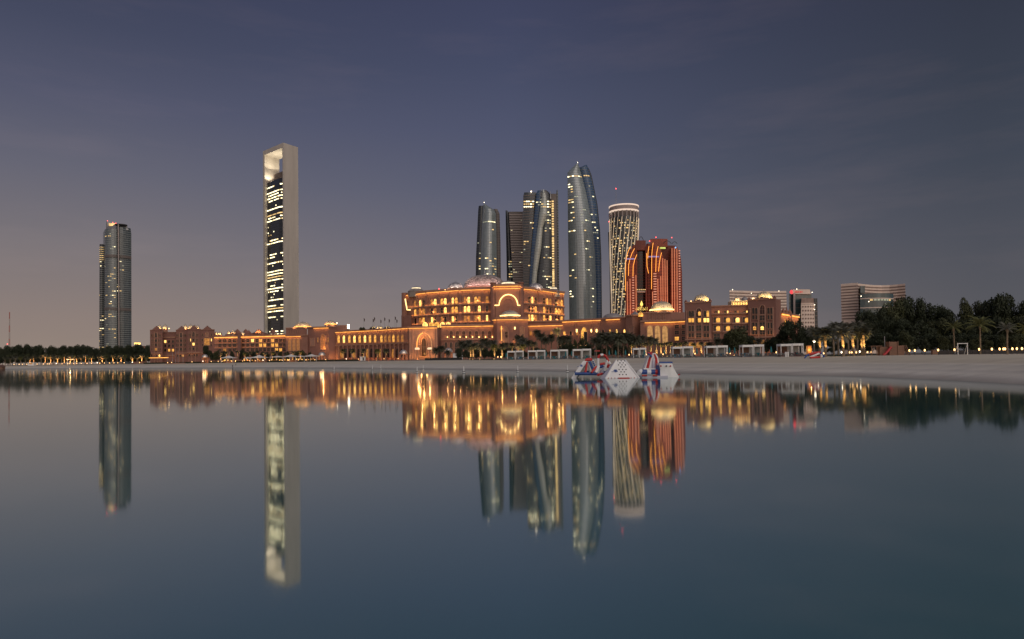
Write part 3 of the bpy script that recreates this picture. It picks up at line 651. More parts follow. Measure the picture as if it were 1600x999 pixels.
def dome(root, px, py0, py1, hw, D, m, finial=True, drum=0.0, glow=0.0, bulge=1.03, seg=20, name='dome', col=(1.0, .72, .32), gm=None, ribs=0):
    b = P(px, py0, D); rr_ = hw * D / F; hh = P(px, py1, D).z - b.z; b.y += rr_ * .3
    mb = MB(); pr = [(rr_ * .98, 0)] + [(rr_ * bulge * math.cos(a) ** .85 if a < 1.57 else .05, hh * (.06 + .94 * math.sin(a))) for a in [math.pi / 2 * k / 9 for k in range(10)]]
    mb.lathe(b, pr, seg); o = mb.build(name, m, root, True)
    if ribs:
        mr = MB()
        for i in range(ribs):
            a = 2 * math.pi * i / ribs; mr.tube([b + Vector((r * 1.01 * math.cos(a), r * 1.01 * math.sin(a), z)) for r, z in pr[1:]], .012 * rr_ + .03, 3)
        mr.build('dome_ribs', m, root)
    if finial:
        mf = MB(); mf.lathe(b + Vector((0, 0, hh * .98)), [(.12 * rr_ * .3 + .1, 0), (.10, hh * .10), (.16 * rr_ * .25 + .12, hh * .16), (.09, hh * .22), (.03, hh * .42)], 6); mf.build('finial', GREY_DOME, root)
    if drum:
        md = MB(); md.lathe(b + Vector((0, 0, -drum)), [(rr_ * 1.06, 0), (rr_ * 1.06, drum * .8), (rr_ * 1.14, drum * .82), (rr_ * 1.14, drum)], seg); md.build('drum', TRIM, root)
    if gm:
        mg = MB(); mg.lathe(b + Vector((0, 0, .05)), [(rr_ * 1.10, 0), (rr_ * 1.16, .1), (rr_ * 1.16, .1 + .07 * rr_ + .15), (rr_ * 1.08, .15 + .07 * rr_ + .15)], seg); mg.build('light_ring', gm, root)
    if glow:
        for dxx in (-.75, .75): lamp('SPOT', 'dome_light', b + Vector((dxx * rr_ * 1.2, -rr_ * 1.6, hh * .05)), glow * 4 * rr_ * rr_, col, root, d=(-dxx * .5, 1.2, .45), spot_size=R(100), spot_blend=.5, shadow_soft_size=.15 * rr_ + .05)
    return o
def pick(p=(.55, .3, .15), dark=0.0):
    if rnd.random() < dark: return DARKPANE
    return rnd.choices(LIT, p)[0]

# ---- the central palace
root = thing('palace', 'large rose stone palace with three lit storeys and a big patterned dome', 'palace', (GX(758, 480), 480, 2.4))
D0 = 460; zt = P(768, 449.2, 460).z
pts = [gp(632, 503), gp(640, 494), gp(668, 480), gp(717, 466), gp(772, 460)]
ptsR = [gp(814, 460), gp(848, 477), gp(882.5, 503)]
wallmass(root, pts, 60, 2.2, zt); wallmass(root, ptsR, 50, 2.2, zt)
FL = facs(root, pts); FR = facs(root, ptsR)
zr = lambda py: P(768, py, 460).z
Z1, Z2, Z3, ZB = zr(474.5), zr(489), zr(503.2), zr(508)
for f in FL + FR:
    f.band(zt - .9, zt + .5, 1.1, 'cornice', TRIM); f.led(zt - 1.35, 10)
    f.band(Z1 - .55, Z1 + .45, .9, 'ledge', TRIM); f.wash(Z1 + .7, 6.5, out=.8)
    f.band(Z2 - .5, Z2 + .35, .9, 'ledge', TRIM); f.wash(Z2 + .6, 7.5, out=.8)
    f.band(Z3 - 1.2, Z3, 1.3, 'ledge', STONE_R); f.wash(Z3 + .4, 9.0, out=.9)
def find(fs, px):
    for f in fs:
        if -0.01 <= f.hit(px, 480)[0] <= f.L + .01: return f
    return fs[-1]
def sy(f, px, zz): # pixel row of a level on this face at px
    a = f.hit(px, 500)[0]; q = f.pt(a, zz); lo, hi = 380.0, 620.0
    for _ in range(30):
        mid = (lo + hi) / 2
        if P(px, mid, q.y).z > zz: lo = mid
        else: hi = mid
    return lo
pairs = [(657.3, 662.5), (675.5, 680.5), (690.9, 696.3), (708, 713.4), (727, 732.7), (743.5, 749.3)]
for pr in pairs + [(649.5,), (761.2,)]:
    for px in pr:
        f = find(FL, px)
        for zb_, h_, kind, wd in ((zr(473.4), 10.4, 'round', 3.8), (zr(487.4), 10.0, 'round', 4.1), (zr(501.4), 8.8, 'rect', 3.3)):
            y1 = sy(f, px, zb_); f.win(px, y1 - h_, y1, wd, kind, pick((.42, .40, .18), .16))
for px in (826.5, 831.3, 836.5, 849.5, 854.5, 859.5, 868, 872.5, 877):
    f = find(FR, px)
    for zb_, h_, kind, wd in ((zr(473.4), 10.2, 'round', 3.2), (zr(487.4), 9.6, 'round', 3.3), (zr(501.4), 9.6, 'rect', 3.2)):
        y1 = sy(f, px, zb_); f.win(px, y1 - h_, y1, wd, kind, pick((.35, .4, .25), .25))
for px in (645.5, 653, 667.5, 685.8, 702, 720.5, 737.8, 755.5, 768.5, 817.5, 842.5, 865, 880.5):
    f = find(FL + FR, px); f.pilaster(px, 2.3, zt - 1.0, 1.5, .7, STONE)
for pr in pairs:
    for px in (pr[0] - 3.1, sum(pr) / 2, pr[1] + 3.1):
        f = find(FL, px)
        for za_, zb_ in ((Z1 + .5, Z1 + 5.6), (Z2 + .4, Z2 + 5.0), (Z3 + .1, Z3 + 4.4)): f.pilaster(px, za_, zb_, .34, .55, TRIM)
for pr in pairs:      # balcony balustrades
    for z in (Z1, Z2, Z3):
        px = sum(pr) / 2; f = find(FL, px); a = f.hit(px, 480)[0]
        mb = MB(); mb.box(f.pt(a, z + .95, 1.0), (6.2, .18, .2), f.e)
        for k in range(8): mb.box(f.pt(a - 2.9 + k * .83, z + .42, 1.0), (.16, .14, .86), f.e)
        mb.box(f.pt(a, z - .15, .75), (6.4, 1.0, .3), f.e); mb.build('balcony', TRIM, root)
for pr in pairs + [(828.5,), (834,), (852,), (857,), (870,), (875,)]:  # added point lamps that put warm hot spots around the windows
    px = sum(pr) / len(pr); f = find(FL + FR, px)
    for z in (Z1, Z2, Z3):
        a = f.hit(px, 480)[0]; lamp('POINT', 'balcony_light_spot', f.pt(a + rnd.uniform(-.6, .6), z + rnd.uniform(2.2, 3.2), .75), rnd.choice((45, 100, 170)), (1, .55, .17), root, shadow_soft_size=.3)
# corner turret with the bright light edge
f = FL[0]; mb = MB(); c = f.pt(f.L * .4, 0, .6)
mb.lathe((c.x, c.y, 2.2), [(3.4, 0), (3.4, zr(512) - 2.2), (2.9, zr(508) - 2.2), (2.9, zr(486) - 2.2), (2.6, zr(484) - 2.2), (2.6, zt - 1.4)], 10); mb.build('corner_turret', STONE, root)
mb = MB(); mb.tube([P(633.2, 467, 489), P(634, 473, 489), P(635.4, 480, 489), P(636, 484.3, 489), P(641.5, 484.6, 489)], .42, 5); mb.build('light_strip', LEDY, root)
mb = MB(); mb.prism([gp(632, 491), gp(643, 486), gp(645, 494), gp(634, 500)], 2.2, zr(486.5)); mb.build('buttress', STONE, root)
# central bay
bay = [gp(772, 455.2), gp(776, 453.5), gp(812, 453.5), gp(815.5, 455.2)]; zbay = zr(448.8) + .6
wallmass(root, bay, 30, 2.2, zbay, name='bay_wall'); B0, B, B2 = facs(root, bay)
for f in (B0, B, B2): f.band(zbay - .6, zbay + .6, 1.0, 'cornice', TRIM); f.led(zbay - 1.0, 9); f.led(zbay - 2.6, 5, out=.6, hh=.3)
for px in (771.5, 815.5):
    q = gp(px, 455.5); mb = MB(); mb.lathe((q[0], q[1], 2.2), [(1.9, 0), (1.9, zbay - 4.5), (1.6, zbay - 3.6), (1.6, zbay - 1.4), (2.1, zbay - 1.2), (2.1, zbay - .3)], 8); mb.build('bay_pier', STONE_R, root)
def arch_pts(x0, x1, ytop, yspr, D, n=12, pw=1.0):
    c = (x0 + x1) / 2; r = (x1 - x0) / 2
    return [P(c - r * math.cos(math.pi * k / n), yspr - (yspr - ytop) * math.sin(math.pi * k / n) ** pw, D) for k in range(n + 1)]
ap = arch_pts(779.8, 809, 460.4, 477.2, 452.9)
mb = MB(); mb.tube([P(772.8, 477.4, 452.9)] + ap + [P(813, 477.4, 452.9)], .36, 5); mb.build('arch_glow_line', LEDY, root)
for k in (2, 4, 6, 8, 10): lamp('POINT', 'arch_glow', ap[k] + Vector((0, -1.4, -.2)), 60, AMBER, root, shadow_soft_size=.5)
mb = MB(); o_ = arch_pts(781.2, 807.6, 462.2, 477.2, 453.35); lowl, lowr = P(781.2, 487, 453.35), P(807.6, 487, 453.35)
mb.loft([[lowl] + o_ + [lowr], [q + Vector((0, -.12, 0)) for q in [lowl] + o_ + [lowr]]]); mb.build('arch_panel', mat('arch_panel_rose', (.34, .15, .11), .8, .15, .5), root)
for px in (789, 792, 795.6, 798.8): B.win(px, 474.5, 484.5, 1.5, 'round', LIT[0], rim=.15)
mb = MB(); o_ = arch_pts(786, 801.8, 466.5, 473.5, 453.1); mb.tube(o_, .22, 4); mb.build('inner_arch', TRIM, root)
# roofs and domes on the palace
DOMEP = bsdf('dome_tracery')[0]
def dome_tracery():
    m, t, b = DOMEP, NT(DOMEP.node_tree), DOMEP.node_tree.nodes['Principled BSDF']
    c = t.n('ShaderNodeTexCoord'); v = t.n('ShaderNodeTexVoronoi', feature='DISTANCE_TO_EDGE'); v.inputs['Scale'].default_value = .42; t.l(c.outputs['Object'], v.inputs['Vector'])
    e = t.ramp(v.outputs['Distance'], [(.06, (1, 1, 1)), (.13, (0, 0, 0))])
    t.l(t.mix(e, (.50, .40, .385), (.26, .20, .19)), b.inputs['Base Color']); b.inputs['Roughness'].default_value = .45; b.inputs['Metallic'].default_value = .3
dome_tracery()
o = dome(root, 757, 449.5, 429.5, 32.5, 478, DOMEP, seg=40, bulge=1.0, name='great_dome')
bb = P(757, 449.5, 478); RR = 32.5 * 478 / F; HH = P(757, 429.5, 478).z - bb.z; bb.y += RR * .3
mb = MB()
def dpt(a, t): # on the dome; a azimuth, t 0..1 up
    el = t * math.pi / 2; r = RR * 1.012 * math.cos(el) ** .85; return bb + Vector((r * math.sin(a), -r * math.cos(a), HH * (.06 + .94 * math.sin(el)) * 1.004))
for i in range(16):
    a0 = 2 * math.pi * i / 16
    for sg in (-1, 1): mb.tube([dpt(a0 + sg * .55 * k / 8, .02 + .86 * k / 8) for k in range(9)], .16, 4)
    mb.tube([dpt(a0 + .14 * math.cos(q * math.pi / 4), .36 + .13 * math.sin(q * math.pi / 4)) for q in range(9)], .15, 4)
for tt in (.16, .55, .8): mb.tube([dpt(2 * math.pi * k / 40, tt) for k in range(41)], .15, 4)
mb.build('dome_lattice', mat('lattice_metal', (.60, .53, .50), .4, .1, 1, metal=.4), root, kind='stuff')
mb = MB(); mb.lathe(bb + Vector((0, 0, -6)), [(RR * 1.03, 0), (RR * 1.03, 5.2), (RR * 1.06, 5.3), (RR * 1.06, 6.1)], 36); mb.build('drum', STONE, root)
for a in (-.9, -.45, 0, .45, .9): lamp('SPOT', 'dome_light', bb + Vector((RR * 1.5 * math.sin(a), -RR * 1.5 * math.cos(a), .5)), 2800, (1.0, .62, .52), root, d=(-math.sin(a), math.cos(a), .55), spot_size=R(110), spot_blend=.5, shadow_soft_size=.6)
mb = MB(); mb.lathe(bb + Vector((0, 0, HH * .97)), [(1.2, 0), (.9, 1.2), (.3, 1.4), (.25, 2.6), (.06, 4.4)], 8); mb.build('finial', SILVER, root)
dome(root, 711.5, 451, 441.2, 11.2, 474, SILVER, drum=1.2, glow=9, ribs=12, col=(1, .78, .62)); dome(root, 837, 452, 442.8, 10.8, 474, SILVER, drum=1.2, glow=9, ribs=12, col=(1, .78, .62))
def cupola(px, py0, py1, hw, D, glow=12):
    q = P(px, py0, D); w_ = hw * D / F; h_ = P(px, py1, D).z - q.z; q.y += w_
    mb = MB(); mb.lathe(q, [(w_, -4), (w_, 0), (w_ * 1.06, .1), (w_ * .62, h_ * .55), (w_ * .5, h_ * .58)], 8); mb.build('cupola_roof', mat('cupola_tile', (.30, .26, .24), .8, .12, .6), root)
    mb = MB(); mb.lathe(q + Vector((0, 0, h_ * .56)), [(w_ * .52, 0), (w_ * .55, .3), (w_ * .55, h_ * .16), (w_ * .5, h_ * .18)], 10); mb.build('cupola_light', emat('cupola_glow', (1.0, .80, .50), 1.3, .3), root)
    mb = MB(); mb.lathe(q + Vector((0, 0, h_ * .74)), [(w_ * .58, 0), (w_ * .45, h_ * .12), (w_ * .12, h_ * .24), (.08, h_ * .3), (.03, h_ * .62)], 10); mb.build('cupola_cap', GREY_DOME, root)
cupola(648.5, 454.8, 446.5, 13, 487); cupola(794, 449, 436.8, 19, 462); cupola(865.5, 455.5, 447, 10, 492)
bulb(root, 686, 451.5, 466, .55, RED_BULB); bulb(root, 695.5, 453, 466, .4, WARM_BULB)
# terrace in front: low arcade wing
wing = [gp(690, 438), gp(772, 436)]; zw = P(740, 507.8, 437).z
wallmass(root, wing, 24, 2.2, zw, name='arcade_wall'); A = Fac(wing[0], wing[1], root)
A.band(zw - .5, zw + .5, .9, 'cornice', TRIM); A.led(zw - 1.0, 7)
za = A.hit(735, 530.5)[1]; A.band(za - .5, za + .3, .7, 'ledge', TRIM)
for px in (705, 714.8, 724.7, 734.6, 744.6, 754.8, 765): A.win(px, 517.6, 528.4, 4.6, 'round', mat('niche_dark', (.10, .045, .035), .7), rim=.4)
for px in (699.3, 709.2, 719, 728.7, 738.5, 748.7, 758.8, 769.5):
    a, z = A.hit(px, 528); lamp('POINT', 'wall_light', A.pt(a, z + .6, 1.0), 75, AMBER, root, shadow_soft_size=.25)
    mb = MB(); mb.box(A.pt(a, z + .4, .5), (.55, .5, .7), A.e); mb.build('wall_lantern', LEDY, root); A.pilaster(px, z - 3, zw - 1.2, .55, .3, STONE)
for k in range(10): A.win(697 + k * 8, 535, 552, 4.2, 'pointed', DARKPANE, rim=.35)
# terrace glows behind the parapet
for px, kind in ((664, 0), (674, 1), (682.5, 1), (691.3, 0), (700.3, 0)):
    q = P(px, 509.5, 452); mb = MB(); mb.prism([(q.x - 1.6, q.y), (q.x + 1.6, q.y), (q.x + 1.6, q.y + 1.6), (q.x - 1.6, q.y + 1.6)], q.z - 1, q.z + 1.0); mb.lathe((q.x, q.y + .8, q.z + .95), [(1.6, 0), (1.5, .6), (1.0, 1.2), (.05, 1.7)], 8); mb.build('terrace_lantern', LIT[kind], root)
mb = MB()
for k in range(26): q = P(716 + k * 2.1 + rnd.uniform(-.5, .5), 507.2, 441); mb.lathe((q.x, q.y, q.z - 1), [(.1, -.6), (rnd.uniform(.6, 1.1), .2), (rnd.uniform(.4, .9), 1.0), (.05, rnd.uniform(1.3, 2.2))], 6)
mb.build('roof_planting', HEDGE, root, kind='stuff')
# central turret with lower dome
tur = [gp(771.5, 432), gp(777, 428.5), gp(806, 428.5), gp(826, 434)]; ztu = P(790, 497.5, 428.5).z
wallmass(root, tur, 22, 2.2, ztu, STONE_R, 'turret_wall'); T0, T1, T2 = facs(root, tur)
for f in (T0, T1, T2): f.band(ztu - .5, ztu + .5, .8, 'cornice', TRIM); f.led(ztu - 1.0, 8)
dome(root, 797, 494.5, 485.2, 14, 436, GREY_DOME, drum=2.2, glow=10, gm=LEDY)
T1.win(789, 511, 536, 9.5, 'pointed', mat('niche_rose', (.42, .22, .14), .8), rim=.5, name='niche'); T1.win(791, 518.5, 528, 4.6, 'rect', DARKPANE)
T2.win(815.5, 511, 532, 6.5, 'ogee', mat('niche_rose', (.42, .22, .14), .8), rim=.4, name='niche')
for px, D in ((783.5, 427.2), (804.3, 427.4), (828.5, 430)):
    for yy in (534, 513): lamp('POINT', 'niche_light', P(px, yy, D), 110, AMBER, root, shadow_soft_size=.3)
for px in (804.5,): mb = MB(); q = P(px, 513, 427.8); mb.box(q, (.8, .5, 1.6)); mb.build('wall_lantern', LEDY, root)
mb = MB(); q = P(783.6, 521, 428.2); mb.box(q, (.45, .3, 9)); mb.build('light_strip', LED, root)

# ---- portal gate left of the palace
g = thing('gatehouse', 'tall square pink gatehouse with glowing pointed portal', 'gatehouse', (GX(664, 425), 425, 2.4)); root = g
gz_ = P(662, 511.3, 424).z; pt4 = [gp(639, 426), gp(684, 423.5)]; PINK = mat('gate_stone', (.46, .255, .185), .8, .08, .25)
wallmass(root, pt4, 16, 2.2, gz_, PINK); G = Fac(pt4[0], pt4[1], root)
G.band(gz_ - .35, gz_ + .5, .8, 'cornice', TRIM); G.led(gz_ - .7, 3.5, hh=.3); G.wash(4.2, 9, out=2.2)
G.win(662, 519.8, 556, 23.5, 'pointed', mat('gate_recess', (.50, .27, .19), .8, .08, .3), PINK, rim=1.0, name='portal')
G2 = Fac((pt4[0][0], pt4[0][1] - .5), (pt4[1][0], pt4[1][1] - .5), root); G2.win(662, 524.5, 556.5, 13, 'pointed', mat('gate_inner', (.36, .19, .12), .8), PINK, rim=.55, name='portal')
G3 = Fac((pt4[0][0], pt4[0][1] - .95), (pt4[1][0], pt4[1][1] - .95), root); G3.win(662.5, 529, 557, 7, 'pointed', glass('door_glass', (.08, .04, .02), .2, 1.5), TRIM, rim=.3, name='door')
for k, (x, y) in enumerate(((653.5, 533), (656, 526), (671, 526), (662, 522.5))): lamp('POINT', 'portal_light', P(x, y, 421.3), 330, AMBER, root, shadow_soft_size=.4)
mb = MB(); mb.tube([P(651.3, 550, 422.3), P(651.5, 536, 422.3), P(652.8, 529, 422.3), P(656, 523.5, 422.3), P(660.8, 520.4, 422.3)], .2, 5); mb.build('arch_glow_line', LED, root)  # glowing tube stands in for uplight on the arch's left reveal
mb = MB(); mb.tube([P(674.6, 550, 422.3), P(674.4, 536, 422.3), P(672.6, 529, 422.3), P(668.8, 523.5, 422.3), P(663.6, 520.4, 422.3)], .2, 5); mb.build('arch_glow_line', emat('arch_glow_soft', (1, .52, .22), .5, .3), root)  # dimmer glowing tube for the softer light on the right reveal
for px in (652, 671.5):
    q = P(px, 557, 417); mb = MB(); mb.lathe((q.x, q.y, 2.3), [(.75, 0), (.55, .6), (.5, 6.2), (.8, 6.6)], 8); mb.build('column', TRIM, root)
    q2 = Vector((q.x, q.y, 9.0)); mb = MB(); mb.box(q2 + Vector((0, 0, .5)), (2.6, 2.6, .9)); mb.box(q2 + Vector((0, 0, 1.15)), (2.0, 2.0, .3)); mb.build('capital_light', emat('lantern_glow', (1, .72, .42), 1.0, .2), root)
    lamp('POINT', 'column_light', (q.x, q.y - 1.6, 3.4), 160, AMBER, root, shadow_soft_size=.2)
for x in (641.5, 645, 679, 682.5): G.pilaster(x, 2.3, gz_ - 1.2, .8, .45, PINK)
for px in (658.5, 667): lamp('POINT', 'door_light', P(px, 553, 420), 150, AMBER, root, shadow_soft_size=.3)
# ---- low wing right of the palace
root = thing('palace_wing', 'low pink wing with arched niches between palace and grey dome', 'palace wing', (GX(880, 440), 440, 2.4))
w = [gp(826, 446), gp(880, 440), gp(940, 424), gp(979, 412)]; zw = P(900, 500.5, 434).z
wallmass(root, w, 22, 2.2, zw)
FW = facs(root, w)
for f in FW: f.band(zw - .4, zw + .5, .7, 'cornice', TRIM)
FW[0].led(zw - 3.0, 7); FW[1].led(zw - .9, 5); FW[2].led(zw - .9, 3.5, 4, 14); 
for px in (829.5, 835.5, 862, 882, 892, 902): f = find(FW, px); f.win(px, 517.5, 523.8, 3.3, 'round', pick((.2, .5, .3), .35)); a, z = f.hit(px + 3, 523); lamp('POINT', 'wall_light', f.pt(a, z, .8), 40, AMBER, root)
f = find(FW, 913); f.win(913, 511.8, 535, 9.5, 'pointed', LIT[1], TRIM, rim=.5, name='niche'); Fac((f.A.x, f.A.y - .35), (f.B.x, f.B.y - .35), root).win(915.5, 519, 534, 5, 'rect', DARKPANE)
for px in (901.5, 924.5, 932.5): f = find(FW, px); a, z = f.hit(px, 517); lamp('POINT', 'niche_light', f.pt(a, z, .9), 60, AMBER, root); mb = MB(); mb.box(f.pt(a, z, .3), (.8, .5, 2.0), f.e); mb.build('wall_lantern', LEDY, root)
for px in (942.6, 953.5, 964, 976): find(FW, px).win(px, 514.8, 520.5, 3.2, 'pointed', pick((.5, .4, .1), .2))
for px in (900, 926, 938): f = find(FW, px); f.pilaster(px, 2.3, zw - .8, .7, .5, STONE)
for k in range(5): q = P(846 + k * 5.2, 503.6, 447); mb = MB(); mb.lathe((q.x, q.y + 1, q.z - .8), [(.9, 0), (.95, .8), (.6, 1.5), (.05, 1.9)], 8); mb.build('terrace_lantern', LIT[rnd.choice([0, 1])], root)
dome(root, 958.5, 498.5, 489.5, 16, 428, GREY_DOME, drum=3.0, seg=28, bulge=1.0)
# ---- slim gate turret
root = thing('gate_turret', 'slim pink turret with sloping cap right of grey dome', 'turret', (GX(989, 400), 400, 2.4))
w = [gp(979, 402), gp(989, 398), gp(1001, 402)]; z1 = P(985, 493, 400).z; wallmass(root, w, 10, 2.2, z1, STONE)
for f in facs(root, w): f.band(z1 - .5, z1 + .4, .6, 'cornice', TRIM)
f = Fac(w[0], w[1], root); f.win(987, 511, 522, 6.5, 'rect', mat('panel_rose', (.40, .22, .16), .8), rim=.5, name='panel')
mb = MB(); q = P(994, 493, 402); mb.lathe((q.x, q.y + 3, z1 + .35), [(3.6, 0), (1.0, 1.6), (.1, 2.4)], 4); mb.build('roof', GREY_DOME, root)
# ---- domed hall
root = thing('domed_hall', 'pink hall with three tall arched windows under a gold-lit dome', 'hall', (GX(1037, 392), 392, 2.4))
w = [gp(1001.5, 392), gp(1050, 389), gp(1073, 383)]; z1 = P(1030, 501.8, 390).z; wallmass(root, w, 26, 2.2, z1)
H = facs(root, w)
for f in H: f.band(z1 - .4, z1 + .5, .8, 'cornice', TRIM)
H[0].led(z1 - .9, 6, 2.5); H[1].led(z1 - .9, 6)
for px in (1015.8, 1027.5, 1039): H[0].win(px, 509.5, 536, 8.6, 'round', emat('pane_soft', (1.0, .52, .18), .42, .5, .5), TRIM, rim=.55)
for px in (1057.8, 1069):
    for y in (508, 517, 526.5): H[1].win(px, y, y + 5.6, 6.4, 'rect', LIT[1] if (px < 1060 and y > 525) else DARKPANE, rim=.25)
d = [gp(1005, 397), gp(1050, 395), gp(1071, 396)]; z2 = P(1030, 488.6, 396).z; wallmass(root, d, 18, z1 - .2, z2, STONE, 'upper_wall'); U = Fac(d[0], d[1], root); U.band(z2 - .35, z2 + .35, .6, 'cornice', TRIM)
for k in range(5): U.win(1015.2 + k * 5.7, 490.6, 499.6, 2.6, 'round', mat('blind_arch', (.30, .16, .12), .8), rim=.25, name='blind_arch')
dome(root, 1035, 485.5, 471, 16.5, 404, PALE_DOME, drum=1.2, glow=16, gm=LEDY, ribs=16)
mb = MB(); q = P(1001.5, 491.5, 396); mb.prism([(q.x - 1.2, q.y), (q.x + 1.2, q.y), (q.x + 1.2, q.y + 2), (q.x - 1.2, q.y + 2)], q.z - 1.2, q.z + .4); mb.lathe((q.x, q.y + 1, q.z + .38), [(1.5, 0), (.8, .6), (.05, 1.4)], 4); mb.build('roof_lantern', LIT[1], root)

# ---- right hotel wing
root = thing('hotel_wing', 'pink hotel wing with two arched towers under golden domes', 'hotel', (GX(1145, 335), 335, 2.4))
RW = [gp(1112, 341), gp(1170, 337)]; z1 = P(1140, 478, 339).z; wallmass(root, RW, 18, 2.2, z1, STONE); M_ = Fac(RW[0], RW[1], root)
M_.band(z1 - .3, z1 + .3, .5, 'cornice', TRIM); zl = P(1140, 490.5, 339).z; M_.band(zl - .25, zl + .3, .9, 'ledge', TRIM); M_.wash(zl + .6, 3.0, out=1.4); M_.wash(zl - .6, 1.5, out=1.3, up=False)
for k, px in enumerate((1120, 1135.5, 1150.5, 1165)):
    for y in (495.8, 508.8, 521.5):
        M_.win(px, y, y + 8.8, 9.5, 'rect', DARKPANE, rim=.2)
        if y < 521 and not (y > 500 and k > 1): Fac((RW[0][0], RW[0][1] - .25), (RW[1][0], RW[1][1] - .25), root).win(px + 2.2, y + .6, y + 8.2, 6.4, 'round', LIT[0 if k == 2 else 1], rim=.15)
    zb = P(px, 505.3, 339).z
    for y in (505.3, 518.2): a, z = M_.hit(px, y); M_.band(z - .5, z + .35, .9, 'balcony', TRIM, a - 2.1, a + 2.1)
for px in (1123, 1137, 1153, 1167): M_.win(px, 485.6, 489.6, 2.0, 'rect', LIT[0] if px != 1153 else LIT[2], rim=.15); M_.win(px - 4, 486, 489.6, 3, 'rect', DARKPANE, rim=.12)
def htower(pxa, Da, pxb, Db, ytop, cx, cdome, lit, ybot):
    w = [gp(pxa, Da), gp(pxb, Db)]; Dm = (Da + Db) / 2; zt_ = P(cx, ytop, Dm).z; wallmass(root, w, 15, 2.2, zt_, STONE_R, 'tower_wall'); f = Fac(w[0], w[1], root)
    f.band(zt_ - .3, zt_ + .25, .35, 'cornice', TRIM)
    for a in (0.6, f.L - .6): mb = MB(); q = f.pt(a, zt_, -.5); mb.lathe(q, [(.85, -.3), (.85, .5), (.5, 1.0), (.05, 1.5)], 4); mb.build('merlon', STONE_R, root)
    mb = MB(); 
    for k in range(-2, 3): q = f.pt(f.L / 2 + k * 1.3, zt_, -.4); mb.box(q + Vector((0, 0, (.9 - abs(k) * .3) / 2 + .2)), (1.3, .7, 1.0 - abs(k) * .3), f.e)
    mb.build('gable', STONE_R, root)
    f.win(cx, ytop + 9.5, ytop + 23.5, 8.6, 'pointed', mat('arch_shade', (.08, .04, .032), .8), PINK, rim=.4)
    fi = Fac((w[0][0], w[0][1] - .3), (w[1][0], w[1][1] - .3), root)
    for y, h in ((25, 8), (36, 9), (48.5, 7)): f.win(cx, ytop + y, ytop + y + h, 8.4, 'rect', DARKPANE, rim=.2)
    if lit: fi.win(cx + 1, ytop + 15, ytop + 21, 4, 'round', LIT[1], rim=.1); fi.win(cx + 1, ytop + 25.5, ytop + 31.5, 4.6, 'rect', LIT[1], rim=.1)
    else: fi.win(cx - .4, ytop + 42, ytop + 48, 5.4, 'round', LIT[0], rim=.1); fi.win(cx - 12.2, ytop + 42, ytop + 48, 4.6, 'round', LIT[1], rim=.1)
    for dx_ in (-15.2, -10.2, 10.2, 15.2):
        litw = lit and dx_ == 15.2
        f.win(cx + dx_ * .93, ytop + 13.5, ytop + 23, 3.8, 'round', LIT[1] if litw else DARKPANE, rim=.22)
        for y, h in ((25, 6.5), (36.5, 9), (48.5, 6.5)): f.win(cx + dx_ * .93, ytop + y, ytop + y + h, 3.6, 'rect', (LIT[rnd.choice([0, 1, 2])] if lit and y == 25 else DARKPANE), rim=.2)
    for dx_ in (-18.3, -5.6, 5.6, 18.3): f.pilaster(cx + dx_ * .97, 2.3, zt_ - 4.6, .5, .45, PINK)
    zl_ = f.hit(cx, ybot)[1]; f.band(zl_ - .3, zl_ + .35, .9, 'ledge', TRIM); f.wash(zl_ + .7, 2.2, out=1.6); f.wash(3.0, 5, out=2.5)
    for dx_ in (-12, 0, 12): f.win(cx + dx_, ybot + 4, ybot + 13, 7.5, 'round', LIT[2], rim=.3, name='ground_arch')
    dome(root, cdome, ytop - .8, ytop - 12, 10.6, Dm + 5, PALE_DOME, drum=.7, glow=40, ribs=14, col=(1, .74, .26), bulge=1.08)
    for dd in (-17, 12): bulb(root, cdome + dd, ytop - 1.5, Dm, .35, WARM_BULB)
htower(1071.3, 341, 1113, 336, 472.3, 1092, 1096.7, True, 530.5)
htower(1170, 335.5, 1214, 328, 467.8, 1191.5, 1194.8, False, 527)
w = [gp(1214, 328), gp(1222, 334), gp(1249, 362)]; z1 = P(1222, 489, 334).z; wallmass(root, [gp(1214, 328.2), gp(1222, 334)], 16, 2.2, P(1218, 468, 330).z, STONE_R, 'tower_wall'); wallmass(root, w[1:], 14, 2.2, z1)
f = Fac(w[1], w[2], root); f.band(z1 - .3, z1 + .4, .8, 'cornice', TRIM); f.led(z1 - .8, 12, hh=.6)
for k in range(5): f.win(1226 + k * 5, 499 + k * 1, 510 + k * .6, 3, 'round', pick((.1, .4, .5), .4), rim=.2)
for k, px in enumerate((1224, 1229, 1234)): mb = MB(); q = P(px, 486 + k, 345); mb.lathe(q, [(1.0, -4), (1.0, 0), (.5, .8), (.05, 1.6 + (k == 1))], 6); mb.build('roof_turret', STONE, root)
# gold lit roof pavilion behind
mb = MB(); a = P(1143, 478, 356); b = P(1172.5, 478, 356); mb.prism([(a.x, 356), (b.x, 356), (b.x, 362), (a.x, 362)], a.z - 1, P(1157, 470.5, 356).z); mb.build('roof_pavilion', PALE_DOME, root)
f = Fac((a.x, 356), (b.x, 356), root); f.wash(a.z + .3, 22, out=1.6, col=(1, .66, .2)); f.band(P(1157, 471, 356).z, P(1157, 470, 356).z, .5, 'cornice', PALE_DOME)
for k in range(7): f.win(1146 + k * 4, 472.5, 477.5, 2.0, 'round', LIT[0], rim=.12)
dome(root, 1152, 470.3, 463.5, 4.3, 359, PALE_DOME, glow=30, col=(1, .7, .3)); dome(root, 1164, 470.3, 464, 4.6, 361, GREY_DOME)
bulb(root, 1170.3, 470, 354, .6, WARM_BULB); bulb(root, 1176, 466.8, 350, .45, WARM_BULB)

